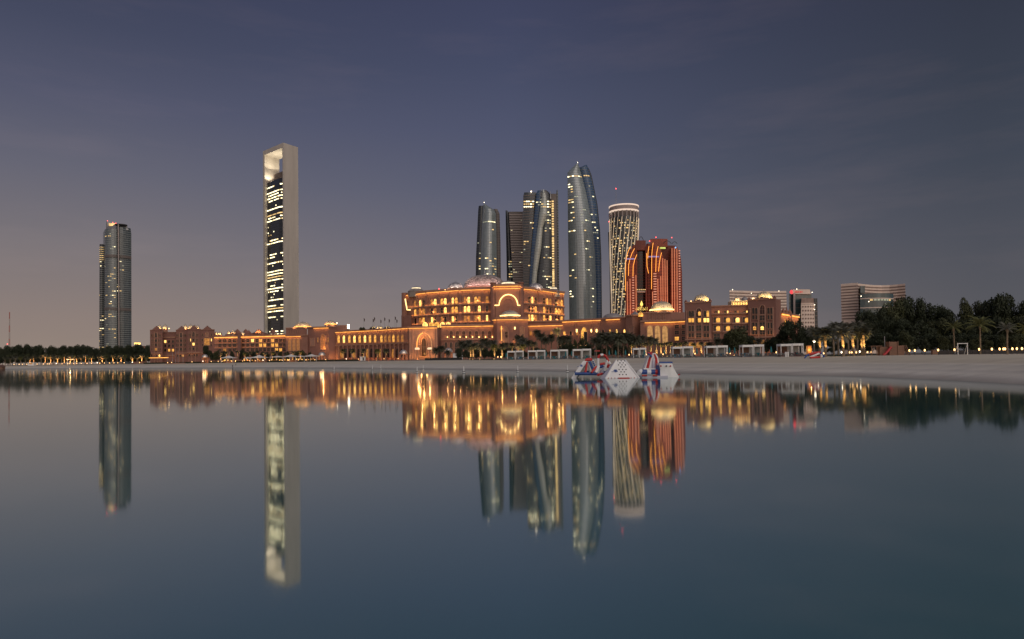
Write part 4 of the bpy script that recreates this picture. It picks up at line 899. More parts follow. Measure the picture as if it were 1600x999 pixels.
# ---- left hotel block and wings
def grid(f, xs, ys, wpx, hpx, litp=.12, kind='rect', rim=.18):
    for x in xs:
        for y in ys: f.win(x, y - hpx / 2, y + hpx / 2, wpx, kind, pick((.3, .4, .3), 1 - litp), rim=rim)
root = thing('hotel_block', 'six storey pink hotel block with gabled towers at far left shore', 'hotel', (GX(285, 580), 580, 2.4))
blocks = [(234.4, 254, 574, 516, 244, 160 / 7.27), (254, 275, 580, 519.5, 0, 0), (275, 293, 576, 516, 283.2, 0), (293, 314.5, 572, 515, 302.6, 0), (314.5, 335.5, 570, 515.5, 323.5, 0)]
for xa, xb, D, yt, gx, _ in blocks:
    w = [gp(xa, D), gp(xb, D - (.0 if gx else 0))]; z1 = P((xa + xb) / 2, yt, D).z; wallmass(root, w, 22, 2.2, z1, STONE_R); f = Fac(w[0], w[1], root); f.band(z1 - .3, z1 + .3, .5, 'cornice', STONE)
    if gx:
        q = f.pt(f.hit(gx, yt)[0], z1, -.6); mb = MB()
        for k in range(-3, 4): mb.box(q + f.e * (k * 1.1) + Vector((0, 0, (3.2 - abs(k) * .9) / 2)), (1.1, .8, 3.2 - abs(k) * .9 + .4), f.e)
        mb.build('gable', STONE_R, root)
        if gx < 320:
            f.win(gx, yt + 4, yt + 11.5, 3.6, 'pointed', DARKPANE, TRIM, rim=.35)
            grid(f, [gx], (yt + 16.5, yt + 23, yt + 30), 3.2, 4.2, .2)
            side = [x for x in (gx - 6.6, gx + 6.6, gx - 4.6, gx + 4.6) if xa + 1 < x < xb - 1]
            grid(f, side, (yt + 8.5, yt + 16.5, yt + 23, yt + 30), 1.3, 4.2, .08)
            for dd in (-2.7, 2.7): f.pilaster(gx + dd, 2.3, z1 - 2, .5, .4, TRIM)
        else:
            f.win(gx, yt + 4, yt + 11, 4.5, 'ogee', mat('niche_rose', (.42, .22, .14), .8), rim=.4, name='niche'); f.win(gx, yt + 13.5, yt + 24, 8.5, 'rect', LIT[2], TRIM, rim=.5)
            grid(f, [gx - 7, gx + 7], (yt + 8, yt + 16, yt + 24), 1.4, 4, .15)
    else:
        grid(f, (258.5, 264.5, 270.5), (534, 540.5, 547.5), 3.2, 4.0, .25); f.band(P(264, 527.6, D).z - .3, P(264, 526.6, D).z, .6, 'ledge', TRIM)
    zb = P((xa + xb) / 2, yt + 36, D).z; f.band(zb - .4, zb + .4, .8, 'ledge', TRIM); f.wash(zb - .6, 2.0, up=False)
    if gx: grid(f, [xa + 3 + k * 4 for k in range(int((xb - xa - 3) / 4))], (yt + 40,), 2.6, 3.6, .15, 'round')
for px, hw in ((249, 3.2), (257.6, 3.4), (289, 3.3), (297.5, 3.6), (304, 2.8), (309, 2.4)): dome(root, px, 514.3, 507.5 + (3.5 - hw), hw, 588, PALE_DOME, drum=2.5, glow=28, col=(1, .64, .24), seg=12)
bulb(root, 264, 513.5, 570, .6, WARM_BULB)
mb = MB(); mb.box(P(246, 559.3, 560), (18, .3, .5)); mb.build('light_strip', LED, root)

root = thing('hotel_wing', 'long three storey pink wing with square windows left of portal tower', 'hotel', (GX(390, 565), 565, 2.4))
w1 = [gp(335.5, 570), gp(372, 566)]; w2 = [gp(375.5, 566), gp(412, 562), gp(447, 552)]; z1 = P(395, 524.8, 564).z
wallmass(root, w1, 20, 2.2, z1, STONE); wallmass(root, w2, 20, 2.2, z1, STONE); pier = [gp(371, 563.5), gp(376.5, 563)]; wallmass(root, pier, 20, 2.2, z1 + 2.2, STONE_R, 'pier')
FL3 = facs(root, w1) + facs(root, w2)
for f in FL3:
    f.band(z1 - .3, z1 + .6, .9, 'cornice', TRIM); f.led(z1 - 1.0, 8, hh=.6)
    for y in (536.4, 543.6): z = P(395, y, 564).z; f.band(z - .25, z + .25, .6, 'ledge', TRIM); f.wash(z + .4, 2.4, out=.9)
for x in (344, 351.5, 359.5, 366.8, 380.5, 387.5, 394.8, 401.8, 407.4, 414, 420, 426.3, 432.5, 438.7, 444.8):
    f = find(FL3, x); dy_ = (x - 335) * .004
    for y in (532.7, 540, 547.2): f.win(x, y - 2.4 - dy_, y + 2.4 - dy_, 4.4 if x > 376 else 4.8, 'rect', pick((.3, .4, .3), .82), TRIM, rim=.2)
for px, py, hw in ((337.5, 521.5, 2.2), (343.5, 521.5, 2.8), (357.5, 520, 2.6), (364.5, 519, 2.6), (379, 521.5, 2.6), (423.5, 523.8, 2.3), (430, 523.8, 2.3), (436.8, 523.8, 2.3), (443.5, 523.8, 2.4)): dome(root, px, py + 1.6, py - 3.2, hw, 574, PALE_DOME, glow=34, col=(1, .62, .24), drum=2.2, finial=False, seg=12)
for xa, xb, ya, D in ((352, 370.5, 522.5, 584), (390, 414, 521, 584), (381, 390, 520.5, 590)):
    a, b = gp(xa, D), gp(xb, D); mb = MB(); zz = P((xa + xb) / 2, ya, D).z; mb.prism([a, b, (b[0], D + 10), (a[0], D + 10)], z1 - .5, zz); mb.lathe(((a[0] + b[0]) / 2, D + 5, zz - .05), [((b[0] - a[0]) * .52, 0), ((b[0] - a[0]) * .1, 2.2), (.2, 3.0)], 4 if xb - xa < 20 else 12); mb.build('roof_pavilion', STONE_R, root)
q = P(404, 518.5, 584); dome(root, 404, 519.6, 515, 4.3, 584, mat('dome_copper', (.55, .24, .12), .5), glow=30, col=(1, .5, .2), drum=1)
for xa in (371, 384, 426.5): q = P(xa, 520, 583); mb = MB(); mb.lathe(q, [(3.4, -3), (3.2, 0), (1.2, 2.2), (.05, 3.2)], 4); mb.build('roof_gable', STONE_R, root)

root = thing('domed_hall', 'pink hall with two amber domes and tall arches beside portal tower', 'hall', (GX(485, 540), 540, 2.4))
w = [gp(446.5, 545), gp(481, 540)]; z1 = P(465, 524.3, 542).z; wallmass(root, w, 20, 2.2, z1); f = Fac(w[0], w[1], root); f.band(z1 - .3, z1 + .5, .8, 'cornice', TRIM); f.led(z1 - .9, 8, 0, f.L * .7)
for px in (453, 459.6, 466): f.win(px, 529.5, 548, 5.0, 'round', emat('pane_faint', (1.0, .42, .14), .22, .5, .5), TRIM, rim=.5)
u = [gp(447, 552), gp(480, 550)]; z2 = P(463, 512.8, 551).z; wallmass(root, u, 14, z1 - .3, z2, STONE, 'upper_wall'); fu = Fac(u[0], u[1], root); fu.band(z2 - .3, z2 + .5, .7, 'cornice', TRIM)
for k in range(5): fu.win(452.5 + k * 3.6, 516, 521.6, 1.7, 'round', mat('blind_arch', (.30, .16, .12), .8), rim=.2, name='blind_arch')
dome(root, 472, 511.6, 503.5, 11.4, 556, PALE_DOME, drum=1, glow=14, gm=LED, ribs=14, col=(1, .6, .25), seg=24)
w = [gp(481, 542), gp(514, 536), gp(525, 538)]; z1 = P(502, 511.3, 538).z; wallmass(root, w, 20, 2.2, z1, STONE_R); H = facs(root, w)
for f in H: f.band(z1 - .3, z1 + .5, .8, 'cornice', TRIM)
H[0].led(z1 - .9, 9, H[0].L * .3); H[0].win(505, 522.5, 546, 7.5, 'pointed', mat('niche_glow', (.55, .26, .12), .8), TRIM, rim=.5, name='niche')
lamp('POINT', 'niche_light', P(505, 544, 535), 420, AMBER, root, shadow_soft_size=.4); lamp('POINT', 'niche_light', P(505, 530, 534.5), 260, AMBER, root, shadow_soft_size=.4); lamp('POINT', 'corner_light', P(518.5, 559, 533), 600, AMBER, root, shadow_soft_size=.4)
H[0].win(488.5, 529, 540.5, 6, 'rect', mat('panel_rose', (.40, .22, .16), .8), rim=.5, name='panel')
for px in (497, 513): find(H, px).win(px, 528, 535, 1.6, 'round', LIT[2], rim=.2)
dome(root, 516, 507.6, 501.5, 8.2, 552, PALE_DOME, drum=1.6, glow=18, gm=LED, ribs=12, col=(1, .6, .25)); bulb(root, 526.5, 505, 536, .6, WHITE_BULB)
mb = MB(); a = P(523, 510.8, 548); b = P(542, 510.8, 548); mb.prism([(a.x, 548), (b.x, 548), (b.x, 556), (a.x, 556)], a.z - 6, a.z + 1.2); mb.build('roof_pavilion', STONE, root)
mb = MB(); mb.box(P(544.3, 510.5, 540), (1.5, .6, 3.4)); mb.build('lit_panel', WHITE_BULB, root)

root = thing('palace_wing', 'arcaded pink wing with row of lit arches left of the gatehouse', 'palace wing', (GX(580, 510), 510, 2.4))
w = [gp(525, 536), gp(592, 508), gp(638, 482)]; z1 = P(592, 514.8, 508).z; wallmass(root, w, 20, 2.2, z1); FA = facs(root, w)
zm = P(592, 538, 508).z
for f in FA: f.band(z1 - .3, z1 + .5, .8, 'cornice', TRIM); f.led(z1 - .9, 8); f.band(zm - .4, zm + .5, .9, 'ledge', TRIM); f.wash(zm + .9, 2.4, out=1.3); f.wash(3.2, 6.5, out=2.4, col=(1, .38, .12))
for k, px in enumerate((529.6, 537.8, 546.2, 554.3, 562.4, 570.6, 578.5, 586.5, 596.4, 602.5, 608.8, 615.2, 622.4, 629)):
    f = find(FA, px); y = 536 - k * .12; f.win(px, y - 11.5, y, 3.6, 'round', LIT[0] if k < 7 and k % 2 else (LIT[1] if k < 8 else pick((.1, .3, .6), .5)), TRIM, rim=.32); f.pilaster(px + 3.6, zm, z1 - 1.2, .5, .4, STONE)
for k in range(16):
    px = 531 + k * 6.7; f = find(FA, px); a, z = f.hit(px, 550); mb = MB(); q = f.pt(a, 2.3, 1.0); mb.lathe(q, [(.7, 0), (.5, .6), (.45, zm - 4.2), (.8, zm - 3.4), (.8, zm - 2.9)], 8); mb.build('column', TRIM, root)
    if k < 15: f.win(px + 3.3, 545, 559, 4.8, 'pointed', DARKPANE if k % 3 else LIT[2], STONE_R, rim=.3, name='ground_arch')
mb = MB()
for px in (563, 567, 579, 583, 601, 605, 609, 613): q = P(px, 513.8, 512); mb.lathe((q.x, q.y + 2, q.z - .6), [(1.0, -.4), (1.5, .4), (1.0, 1.2), (.05, 1.9)], 6)
mb.build('roof_planting', HEDGE, root, kind='stuff')
for px in (583, 593, 606): dome(root, px, 514.4, 509.4, 3.3 if px != 593 else 5, 520, PALE_DOME, glow=25, finial=False, seg=12, drum=1)

# ---- far hotels on the right
def bandhotel(root, w, depth, ytop, ref, n, ystep, mw, mg, y0):
    D = ref[1]; z1 = P(ref[0], ytop, D).z; wallmass(root, w, depth, 2.2, z1, mw)
    for f in facs(root, w):
        for k in range(n):
            z = P(ref[0], y0 + k * ystep, D).z; f.band(z - 1.1, z, .18, 'window_band', mg)
PEACH = mat('peach_concrete', (.86, .69, .58), .8, .06, .1); BROWNW = glass('brown_glass', (.30, .20, .165), .25, 1.5)
root = thing('hotel', 'peach striped hotel block with curved front behind dark trees', 'hotel', (GX(1366, 620), 620, 2.4))
wL = [gp(1316.5, 622), gp(1343.5, 612)]; bandhotel(root, wL, 22, 443, (1330, 617), 12, 4.55, PEACH, BROWNW, 447)
wR = [gp(1343.5, 612)] + [gp(1343.5 + 74 * k / 6, 612 + 16 * math.sin(math.pi * k / 6) ** 1 + 6 * k / 6) for k in range(1, 7)]
bandhotel(root, wR, 20, 444.5, (1380, 622), 12, 4.55, PEACH, BROWNW, 447.6)
TEAL = glass('teal_glass', (.03, .075, .085), .15, 1.9)
Sheet(root, [(447, 1344.5, 1351.5), (458, 1344.5, 1351.5)], 606, .3, 12, TEAL, 'glass_bay', n=2)
s = Sheet(root, [(459.5, 1344, 1396), (500, 1344, 1396)], 600, 7, 14, TEAL, 'glass_hall', n=10); s.bands(PEACH, .8, .3, every=2)
s.lights([(.2, .85, 461, 468, .75, [1, 2]), (.2, .9, 468, 480, .25, [2])], WIN)
for px, py in ((1357.5, 471.5), (1345.5, 463)): bulb(root, px, py, 592, .6, WHITE_BULB)
root = thing('hotel', 'long low peach hotel with dark bands behind the golden domes', 'hotel', (GX(1185, 640), 640, 2.4))
w = [gp(1142, 636), gp(1186, 648), gp(1231, 650)]; bandhotel(root, w, 20, 454.5, (1165, 642), 10, 4.6, PEACH, BROWNW, 457.5)
root_bulbs = [(1144.5, 453), (1174, 458.5), (1217, 455)]
for px, py in root_bulbs: bulb(root, px, py, 632, .5, WHITE_BULB)
root = thing('office_block', 'teal glass office block with red lettered sign on roof', 'office block', (GX(1256, 560), 560, 2.4))
s = Sheet(root, [(460, 1232.5, 1268), (575, 1233.5, 1270)], 560, .5, 24, TEAL, 'glass_block', n=6, floor=3.6); s.bands(SPAN_D, .5, .15)
s = Sheet(root, [(452.5, 1239, 1265.5), (459.8, 1236, 1267)], 557, .5, 18, PEACH, 'roof_screen', n=2)
s = Sheet(root, [(458.5, 1239.5, 1242.5), (575, 1240.5, 1243.5)], 556, .3, 3, SPAN_P, 'corner_strip', n=2); s.lights([(.1, .9, 462, 500, .5, [2, 1])], WIN, cell=1.0)
s = Sheet(root, [(476, 1251.5, 1272.5), (575, 1252.5, 1274)], 550, 1.0, 14, PEACH, 'pale_block', n=4, floor=3.4)
for k in range(6):
    for j in range(5): p = s.pt(.12 + .19 * j, 479.5 + k * 6.2, .05); mb = MB(); mb.box(p, (1.2, .3, 1.3)); mb.build('window', BROWNW, root)
s = Sheet(root, [(466, 1252.5, 1271), (476, 1251.5, 1272)], 551, 1, 12, BROWNW, 'upper_floors', n=4); s.bands(PEACH, .7, .3)
s = Sheet(root, [(466.5, 1270.5, 1277), (575, 1272, 1279)], 562, .5, 20, G_DARK, 'side_block', n=3, floor=3.5); s.bands(BRONZE, .7, .3)
RSIGN = emat('sign_red', (1, .05, .06), 1.6, .1); mb = MB(); mb.lathe(P(1236.6, 456.5, 555), [(.2, -1.6), (1.3, -.6), (1.2, .4), (.2, 1.7)], 8); mb.build('sign_emblem', RSIGN, root)
for k, px in enumerate((1243, 1245.4, 1248, 1250.6, 1253.2)): mb = MB(); mb.box(P(px, 456.3 + (k % 2) * .1, 556.4), (.75, .3, 1.0 + .3 * (k % 2))); mb.build('sign_lettering', emat('sign_red_dim', (.8, .1, .08), .6, .2), root)
for px, py in ((1245, 452), (1272.8, 476.5), (1272.8, 483.8), (1269, 457), (1249, 492.5)): bulb(root, px, py, 548, .5, WHITE_BULB)
# ---------------------------------------------------------------- vegetation
def rv(r): return Vector((r.gauss(0, 1), r.gauss(0, 1), r.gauss(0, 1))).normalized()
def crown_mesh(name, m, seed, lobes=18, per=250, leaf=.40, flat=.8, w=1.0):
    """unit crown (radius ~1, height ~1.5, base at z=0) of many small leaf faces in uneven lobes"""
    r = random.Random(seed); mb = MB(); L = []
    for i in range(lobes):
        a = r.uniform(0, 6.28); q = r.random() ** .6 * .72 * w; z = r.uniform(.22, 1.25); q *= 1.0 - .45 * abs(z - .6)
        L.append((Vector((q * math.cos(a), q * math.sin(a), z)), r.uniform(.24, .42)))
    for c, rad in L:
        for k in range(per):
            d = rv(r); p = c + Vector((d.x, d.y, d.z * flat)) * rad * (r.random() ** .28) * r.choice((1, 1, 1, 1, 1, 1.1)); n = (d + rv(r) * .9).normalized(); t = n.cross(rv(r)).normalized(); b = n.cross(t)
            s = leaf * r.uniform(.09, .2); mb.face([p - t * s, p - b * s * .5, p + t * s, p + b * s * .5])
    return mb.data(name, m)
def trunk_mesh(name, m, seed, h=.7):
    r = random.Random(seed); mb = MB(); mb.tube([(0, 0, -.1), (r.uniform(-.03, .03), 0, .3), (r.uniform(-.06, .06), r.uniform(-.05, .05), h)], [.075, .055, .04], 7)
    for i in range(5):
        a = i * 1.26 + r.uniform(-.3, .3); e = Vector((.5 * math.cos(a), .5 * math.sin(a), h + r.uniform(.1, .4))); mb.tube([(0, 0, h - .25 + i * .04), e * .5 + Vector((0, 0, h * .45)), e], [.035, .022, .008], 5)
    return mb.data(name, m)
CROWNS = [crown_mesh('crown', LEAF, 11), crown_mesh('crown', LEAF, 12, 22, 210), crown_mesh('crown', LEAF2, 13, 20, 220), crown_mesh('crown', LEAF3, 14, 17, 260), crown_mesh('crown', LEAF, 15, 24, 200, .36, .9, .9)]
TRUNKS = [trunk_mesh('trunk', TBARK, s) for s in range(3)]
def tree(px, D, ytop, wpx, label, group, k=0, z=None, name='tree'):
    x = GX(px, D); z0 = gz(x, D) - .1 if z is None else z; h = P(px, ytop, D).z - z0; r = wpx * D / F / 2 * 1.12
    o = thing(name, label, 'tree', (x, D, z0), group)
    zc = .16 * h
    c = place('crown', CROWNS[k % 5], (x, D, z0 + zc), o, rnd.uniform(0, 6.28), scale=(r, r, (h - zc) / 1.5)); place('trunk', TRUNKS[k % 3], (x, D, z0), o, rnd.uniform(0, 6), scale=(r * .6, r * .6, h * .62)); return o
def frond_mesh(mb, az, el, ln, seed, droop=1.0, lw=.035, n=11, base=(0, 0, 0), ll=.30):
    r = random.Random(seed); ca, sa = math.cos(az), math.sin(az); pts = []
    for i in range(n + 1):
        t = i / n; e = el - droop * t * t * 1.25; 
        if i == 0: x, z = 0, 0
        else: x += ln / n * math.cos(e); z += ln / n * math.sin(e)
        pts.append(Vector((base[0] + x * ca, base[1] + x * sa, base[2] + z)))
    side = Vector((-sa, ca, 0))
    for i in range(1, n + 1):
        t = i / n; p = pts[i]; d = (pts[i] - pts[i - 1]).normalized(); up = side.cross(d); l = ln * ll * (math.sin(math.pi * min(1, t * .88 + .1)) ** .7) * r.uniform(.85, 1.15)
        for sg in (-1, 1):
            e = p + side * sg * l * .78 + d * l * .55 - up * abs(l) * .25 * (1 if up.z > 0 else -1) - Vector((0, 0, l * .18)); w_ = d * ln / n * .42
            mb.face([p - w_, p + w_, e + w_ * .3, e - w_ * .2])
        mb.face([pts[i - 1] + side * lw * ln * (1 - t * .7) * .5, pts[i - 1] - side * lw * ln * (1 - t * .7) * .5, p - side * lw * ln * .2, p + side * lw * ln * .2])
def palm_crown(name, m, seed, nf=46, droop=1.0, ll=.3, lo=-.75):
    r = random.Random(seed); mb = MB()
    for i in range(nf):
        el = lo + (1.35 - lo) * ((i + .5) / nf) ** .8; frond_mesh(mb, i * 2.4 + r.uniform(-.2, .2), el, r.uniform(.82, 1.08), seed * 100 + i, droop * r.uniform(.8, 1.2), ll=ll)
    return mb.data(name, m)
def palm_trunk(name, seed, lean=.02):
    r = random.Random(seed); mb = MB(); a = r.uniform(0, 6.28); pts = []; rad = []
    for i in range(11):
        t = i / 10; pts.append((lean * t * t * math.cos(a), lean * t * t * math.sin(a), t)); rad.append((.040 if i == 0 else .029 - .004 * t) * (1.15 if i % 2 else 1.0) * (1.5 if i == 9 else 1.75 if i == 10 else 1))
    mb.tube(pts, rad, 8); return mb.data(name, BARK)
PCROWN = [palm_crown('crown', PALML, 21), palm_crown('crown', PALML, 22, 50, .9), palm_crown('crown', PALMS, 23, 44, .8), palm_crown('crown', PALMG, 24, 34, 1.25, .36, -.7)]
PTRUNK = [palm_trunk('trunk', 31), palm_trunk('trunk', 32, .05), palm_trunk('trunk', 33, .03)]
def palm(px, D, ycrown, rpx, label, group, k=0, lit=0, thick=1.0, light_z=.5, name='palm_tree'):
    """ycrown: photo row of the crown's heart; rpx: frond length in photo pixels"""
    x = GX(px, D); z0 = gz(x, D) - .05; h = max(1.5, P(px, ycrown, D).z - z0); r = rpx * D / F
    o = thing(name, label, 'palm', (x, D, z0), group); place('trunk', PTRUNK[k % 3], (x, D, z0), o, rnd.uniform(0, 6), scale=(7 * thick, 7 * thick, h))
    place('crown', PCROWN[k % 4], (x + 0, D, z0 + h * .985), o, rnd.uniform(0, 6.28), scale=(r, r, r * .9))
    return o, x, z0, h
SPOT = None
def uplight(x, y, z, label, energy, group='ground uplights', col=(1.0, .62, .22)):
    global SPOT
    if SPOT is None:
        mb = MB(); mb.lathe((0, 0, 0), [(.16, 0), (.16, .1), (.10, .14), (.14, .32), (.14, .34)], 8); SPOT = mb.data('uplight', DARKM)
        mb = MB(); mb.lathe((0, 0, .345), [(.13, 0), (.11, .03)], 8); SPOT2 = mb.data('lens', WARM_BULB); SPOT = (SPOT, SPOT2)
    o = place('uplight', SPOT[0], (x, y, z)); tag(o, label, 'uplight', group); place('lens', SPOT[1], (x, y, z), o)
    lamp('SPOT', 'uplight_beam', (x, y, z + .45), energy, col, o, d=(0, .30, 1), spot_size=R(100), shadow_soft_size=.12, spot_blend=.6)
    return o
# right-hand forest
FOREST = [(1352, 205, 484, 38), (1372, 200, 474, 40), (1395, 205, 466, 44), (1418, 210, 463, 46), (1442, 208, 463, 40), (1466, 205, 476, 42), (1484, 200, 482, 30), (1510, 200, 466, 30), (1528, 206, 470, 34), (1548, 200, 466, 40), (1572, 196, 458, 46), (1596, 195, 463, 44), (1625, 190, 462, 50),
 (1362, 192, 500, 40), (1388, 188, 494, 40), (1412, 186, 498, 44), (1440, 184, 494, 42), (1462, 186, 498, 40), (1486, 184, 502, 40), (1508, 180, 498, 42), (1532, 182, 494, 40), (1556, 178, 496, 42), (1582, 176, 492, 44), (1606, 174, 494, 44),
 (1380, 178, 520, 42), (1404, 176, 524, 40), (1428, 172, 520, 40), (1458, 170, 522, 42), (1484, 166, 524, 44), (1512, 164, 520, 40), (1540, 162, 522, 44), (1566, 160, 520, 40), (1596, 156, 520, 44), (1346, 190, 516, 30), (1360, 184, 528, 30)]
for i, (px, D, yt, wd) in enumerate(FOREST):
    row = 'back' if i < 13 else 'middle' if i < 24 else 'front'; same = [f for f in (FOREST[:13] if i < 13 else FOREST[13:24] if i < 24 else FOREST[24:])]; rk = sorted(same).index((px, D, yt, wd)) + 1
    tree(px, D, yt, wd, f'dark broad tree in {row} row of the right shore wood, {ordn(rk, len(same))}', 'dark trees on the right shore', i % 5 if i % 3 else 0)
tree(1416, 158, 517, 24, 'rounded green bush behind the wooden playground', 'shrubs on the right shore', 2, name='bush'); tree(1446, 156, 530, 14, 'small pale bush right of the wooden playground', 'shrubs on the right shore', 3, name='bush')
for i, (px, yt, wd) in enumerate([(1474, 523, 20), (1490, 536, 14), (1524, 527, 20), (1546, 530, 14), (1566, 523, 18), (1586, 526, 16)]): tree(px, 134, yt, wd, f'low green shrub behind grey garden wall, {ordn(i + 1, 6)}', 'shrubs on the right shore', 2, name='bush')
# trees before the right hotel wing
for px, D, yt, wd, k, lb in ((1152, 205, 510, 44, 2, 'wide olive tree in front of the hotel wing, lit from below'), (1136, 210, 522, 26, 3, 'smaller olive tree left of wide olive tree by hotel wing'), (1172, 212, 524, 26, 0, 'dark tree at right edge of the wide olive tree'), (1240, 200, 500, 40, 0, 'big dark round tree right of the arched hotel tower'), (1222, 204, 512, 30, 1, 'dark tree left of the big round tree by arched hotel tower'), (1258, 198, 508, 26, 4, 'dark tree right of the big round tree by arched hotel tower'), (1205, 208, 528, 26, 0, 'low dark tree under the arched hotel tower'), (1272, 196, 520, 24, 2, 'small olive tree beside the lit date palms'), (1300, 190, 528, 26, 0, 'low dark tree between the lit date palms'), (1326, 190, 520, 26, 1, 'dark tree behind right group of lit date palms')):
    tree(px, D, yt, wd, lb, 'trees before the hotel wing', k)
for k, px in enumerate((1147, 1152.5, 1158)): x = GX(px, 190); uplight(x, 190, gz(x, 190), f'small uplight under the wide olive tree, {ordn(k + 1, 3)}', 2200)
# far left wood
n = 0
for i in range(34):
    px = -20 + i * 7.9; D = 640 + (i * 37 % 5) * 14; yt = [545, 543, 541, 544, 540.5, 542, 539.5, 541.5, 538.5, 541, 540][i % 11] + (3 if i < 3 else 0); n += 1
    tree(px, D, yt - 1, 15 + (i * 7 % 4) * 2, f'dark tree in back row of the far left wood, {ordn(i + 1, 34)}', 'dark trees of the far left wood', i % 5 if i % 2 else 0)
for i in range(26):
    px = -16 + i * 9.9; D = 596 + (i * 23 % 4) * 6
    tree(px, D, 551 + (i * 5 % 4) * .8, 13, f'lower tree in front row of the far left wood, {ordn(i + 1, 26)}', 'low trees of the far left wood', [2, 3, 1][i % 3])
# left date palms with lit trunks
lp = [53, 64.5, 70.5, 74.5, 79.5, 84.5, 90, 96, 100.5, 105.5, 110, 115, 120, 127, 133.5, 138.5, 143.5, 154.5, 160, 166, 176.5, 183, 189, 195, 207, 214, 221.5, 228.5]
for i, px in enumerate(lp):
    D = sd(px) + 52 + (i * 13 % 5) * 3; o, x, z0, h = palm(px, D, 558.6 - (i * 7 % 3) * .9, 4.6, f'date palm with glowing trunk on far left shore, {ordn(i + 1, len(lp))}', 'lit date palms on the far left shore', i, thick=1.5)
    if i % 2 == 0: uplight(x, D - 3.0, z0, f'uplight under far left date palm, {ordn(i // 2 + 1, 14)}', 9000, col=(1, .50, .17))
for i, px in enumerate((8, 16, 24, 32, 40, 47)): palm(px, sd(px) + 48, 559.5, 4.5, f'unlit date palm at the far left edge of shore, {ordn(i + 1, 6)}', 'unlit date palms far left', i, thick=1.3)
# greenery in front of the left wings
for i, (px, yt, wd, k) in enumerate([(322, 539.5, 14, 0), (330, 545, 10, 1), (338, 547, 11, 2), (349, 548, 9, 0), (362, 548, 9, 3), (378, 546, 11, 0), (386, 549, 9, 2), (397, 549, 12, 0), (410, 549, 9, 3), (419, 548, 9, 1), (428, 550, 9, 0), (437, 549, 10, 2), (449, 549, 9, 3), (463, 548, 10, 2), (474, 547, 11, 2), (484, 550, 9, 3), (231, 541, 8, 0)]):
    D = 470 if px > 240 else 560; tree(px, D, yt, wd, f'dark tree before the long pink wing, {ordn(i + 1, 17)}' if px > 240 else 'dark tree beside left end of the hotel block', 'trees before the left wings', k)
for i, px in enumerate((345, 354, 371, 383, 391, 402, 414, 425.5, 433, 446, 458, 470)):
    o, x, z0, h = palm(px, 452, 553 - (i % 3) * 1.5, 4.2, f'lit palm among the terrace tents, {ordn(i + 1, 12)}', 'palms among the terrace tents', i, thick=1.3)
    uplight(x, 449, z0, f'uplight under terrace palm, {ordn(i + 1, 12)}', 3000, col=(1, .52, .18))
for i, px in enumerate((536, 551.5, 568, 590, 603)): o, x, z0, h = palm(px, 440, 548.5, 6.5, f'palm before the arcaded wing, {ordn(i + 1, 5)}', 'palms before the arcaded wing', i, thick=1.2); uplight(x, 437, z0, f'uplight under palm of the arcaded wing, {ordn(i + 1, 5)}', 2600 if i < 3 else 900, col=(1, .62, .2))
# palms before the central palace
mid = [(681, 548, 9, 330, 0), (689.5, 545, 9, 330, 1), (700, 551, 7, 320, 0), (721, 538, 10, 300, 0), (727, 541, 9, 285, 1), (733, 536, 9, 295, 2), (745, 541, 9, 300, 0), (757, 534, 11, 290, 1), (763, 538, 9, 280, 0), (771, 537, 10, 285, 2), (789, 540, 9, 280, 0), (799, 545, 8, 275, 1), (812, 530, 12, 290, 0), (818, 534, 11, 280, 2), (826, 537, 10, 275, 0), (839.5, 520, 9, 300, 1), (846, 526, 11, 290, 0), (853, 532, 10, 285, 1), (862, 528, 10, 290, 0), (871, 517.5, 9, 300, 2), (877, 530, 10, 285, 0), (888, 530, 10, 285, 0)]
for i, (px, y, r, D, k) in enumerate(mid): palm(px, D, y, r, f'dark date palm before the central palace, {ordn(i + 1, len(mid))}', 'dark palms before the central palace', k, thick=1.1)
litp = [(735.5, 543.5, 245), (739.8, 541, 242), (751, 542, 242), (773, 542, 236), (785, 541.5, 233), (800, 539.5, 262), (809.8, 540, 262), (817, 541, 262), (834, 537.5, 262)]
for i, (px, y, D) in enumerate(litp):
    o, x, z0, h = palm(px, D, y, 8.5 if px < 790 else 7.5, f'date palm with glowing trunk before the palace turret, {ordn(i + 1, len(litp))}', 'glowing palms before the palace turret', i, thick=1.25); uplight(x - .2, D - 1.7, z0, f'uplight at foot of glowing palace palm, {ordn(i + 1, len(litp))}', 950)
SHR = [(790, 548, 14), (803, 549, 14), (818, 549, 14), (836, 547, 16), (850, 548, 14), (864, 549, 14), (883, 541, 14), (893, 540, 13), (912, 542, 12), (921, 541, 14), (906, 548, 12), (930, 546, 12), (876, 547, 12), (718, 547, 14), (728, 549, 13), (744, 548, 15), (757, 546, 15), (768, 548, 14), (780, 547, 14), (938, 542, 17), (950, 543, 17), (963, 541, 18), (975, 543, 17), (987, 545, 14)]
for i, (px, yt, wd) in enumerate(SHR):
    tree(px, 268, yt - 4, wd * 1.15, f'clipped dark shrub behind the white cabanas, {ordn(sorted(SHR).index((px, yt, wd)) + 1, len(SHR))}', 'dark shrubs behind the cabanas', [0, 4, 1][i % 3], name='shrub')
for i, (px, yt, wd) in enumerate([(878, 527, 12), (889, 530, 12), (899, 530, 10), (909, 526, 13), (918, 531, 10)]):
    tree(px, 300, yt, wd, f'feathery shrub lit gold before the low wing, {ordn(i + 1, 5)}', 'gold lit shrubs before the low wing', 2, name='shrub'); x = GX(px - 2, 293); uplight(x, 293, P(px, 541, 293).z, f'uplight under gold lit shrub, {ordn(i + 1, 5)}', 5200, col=(1, .66, .2))
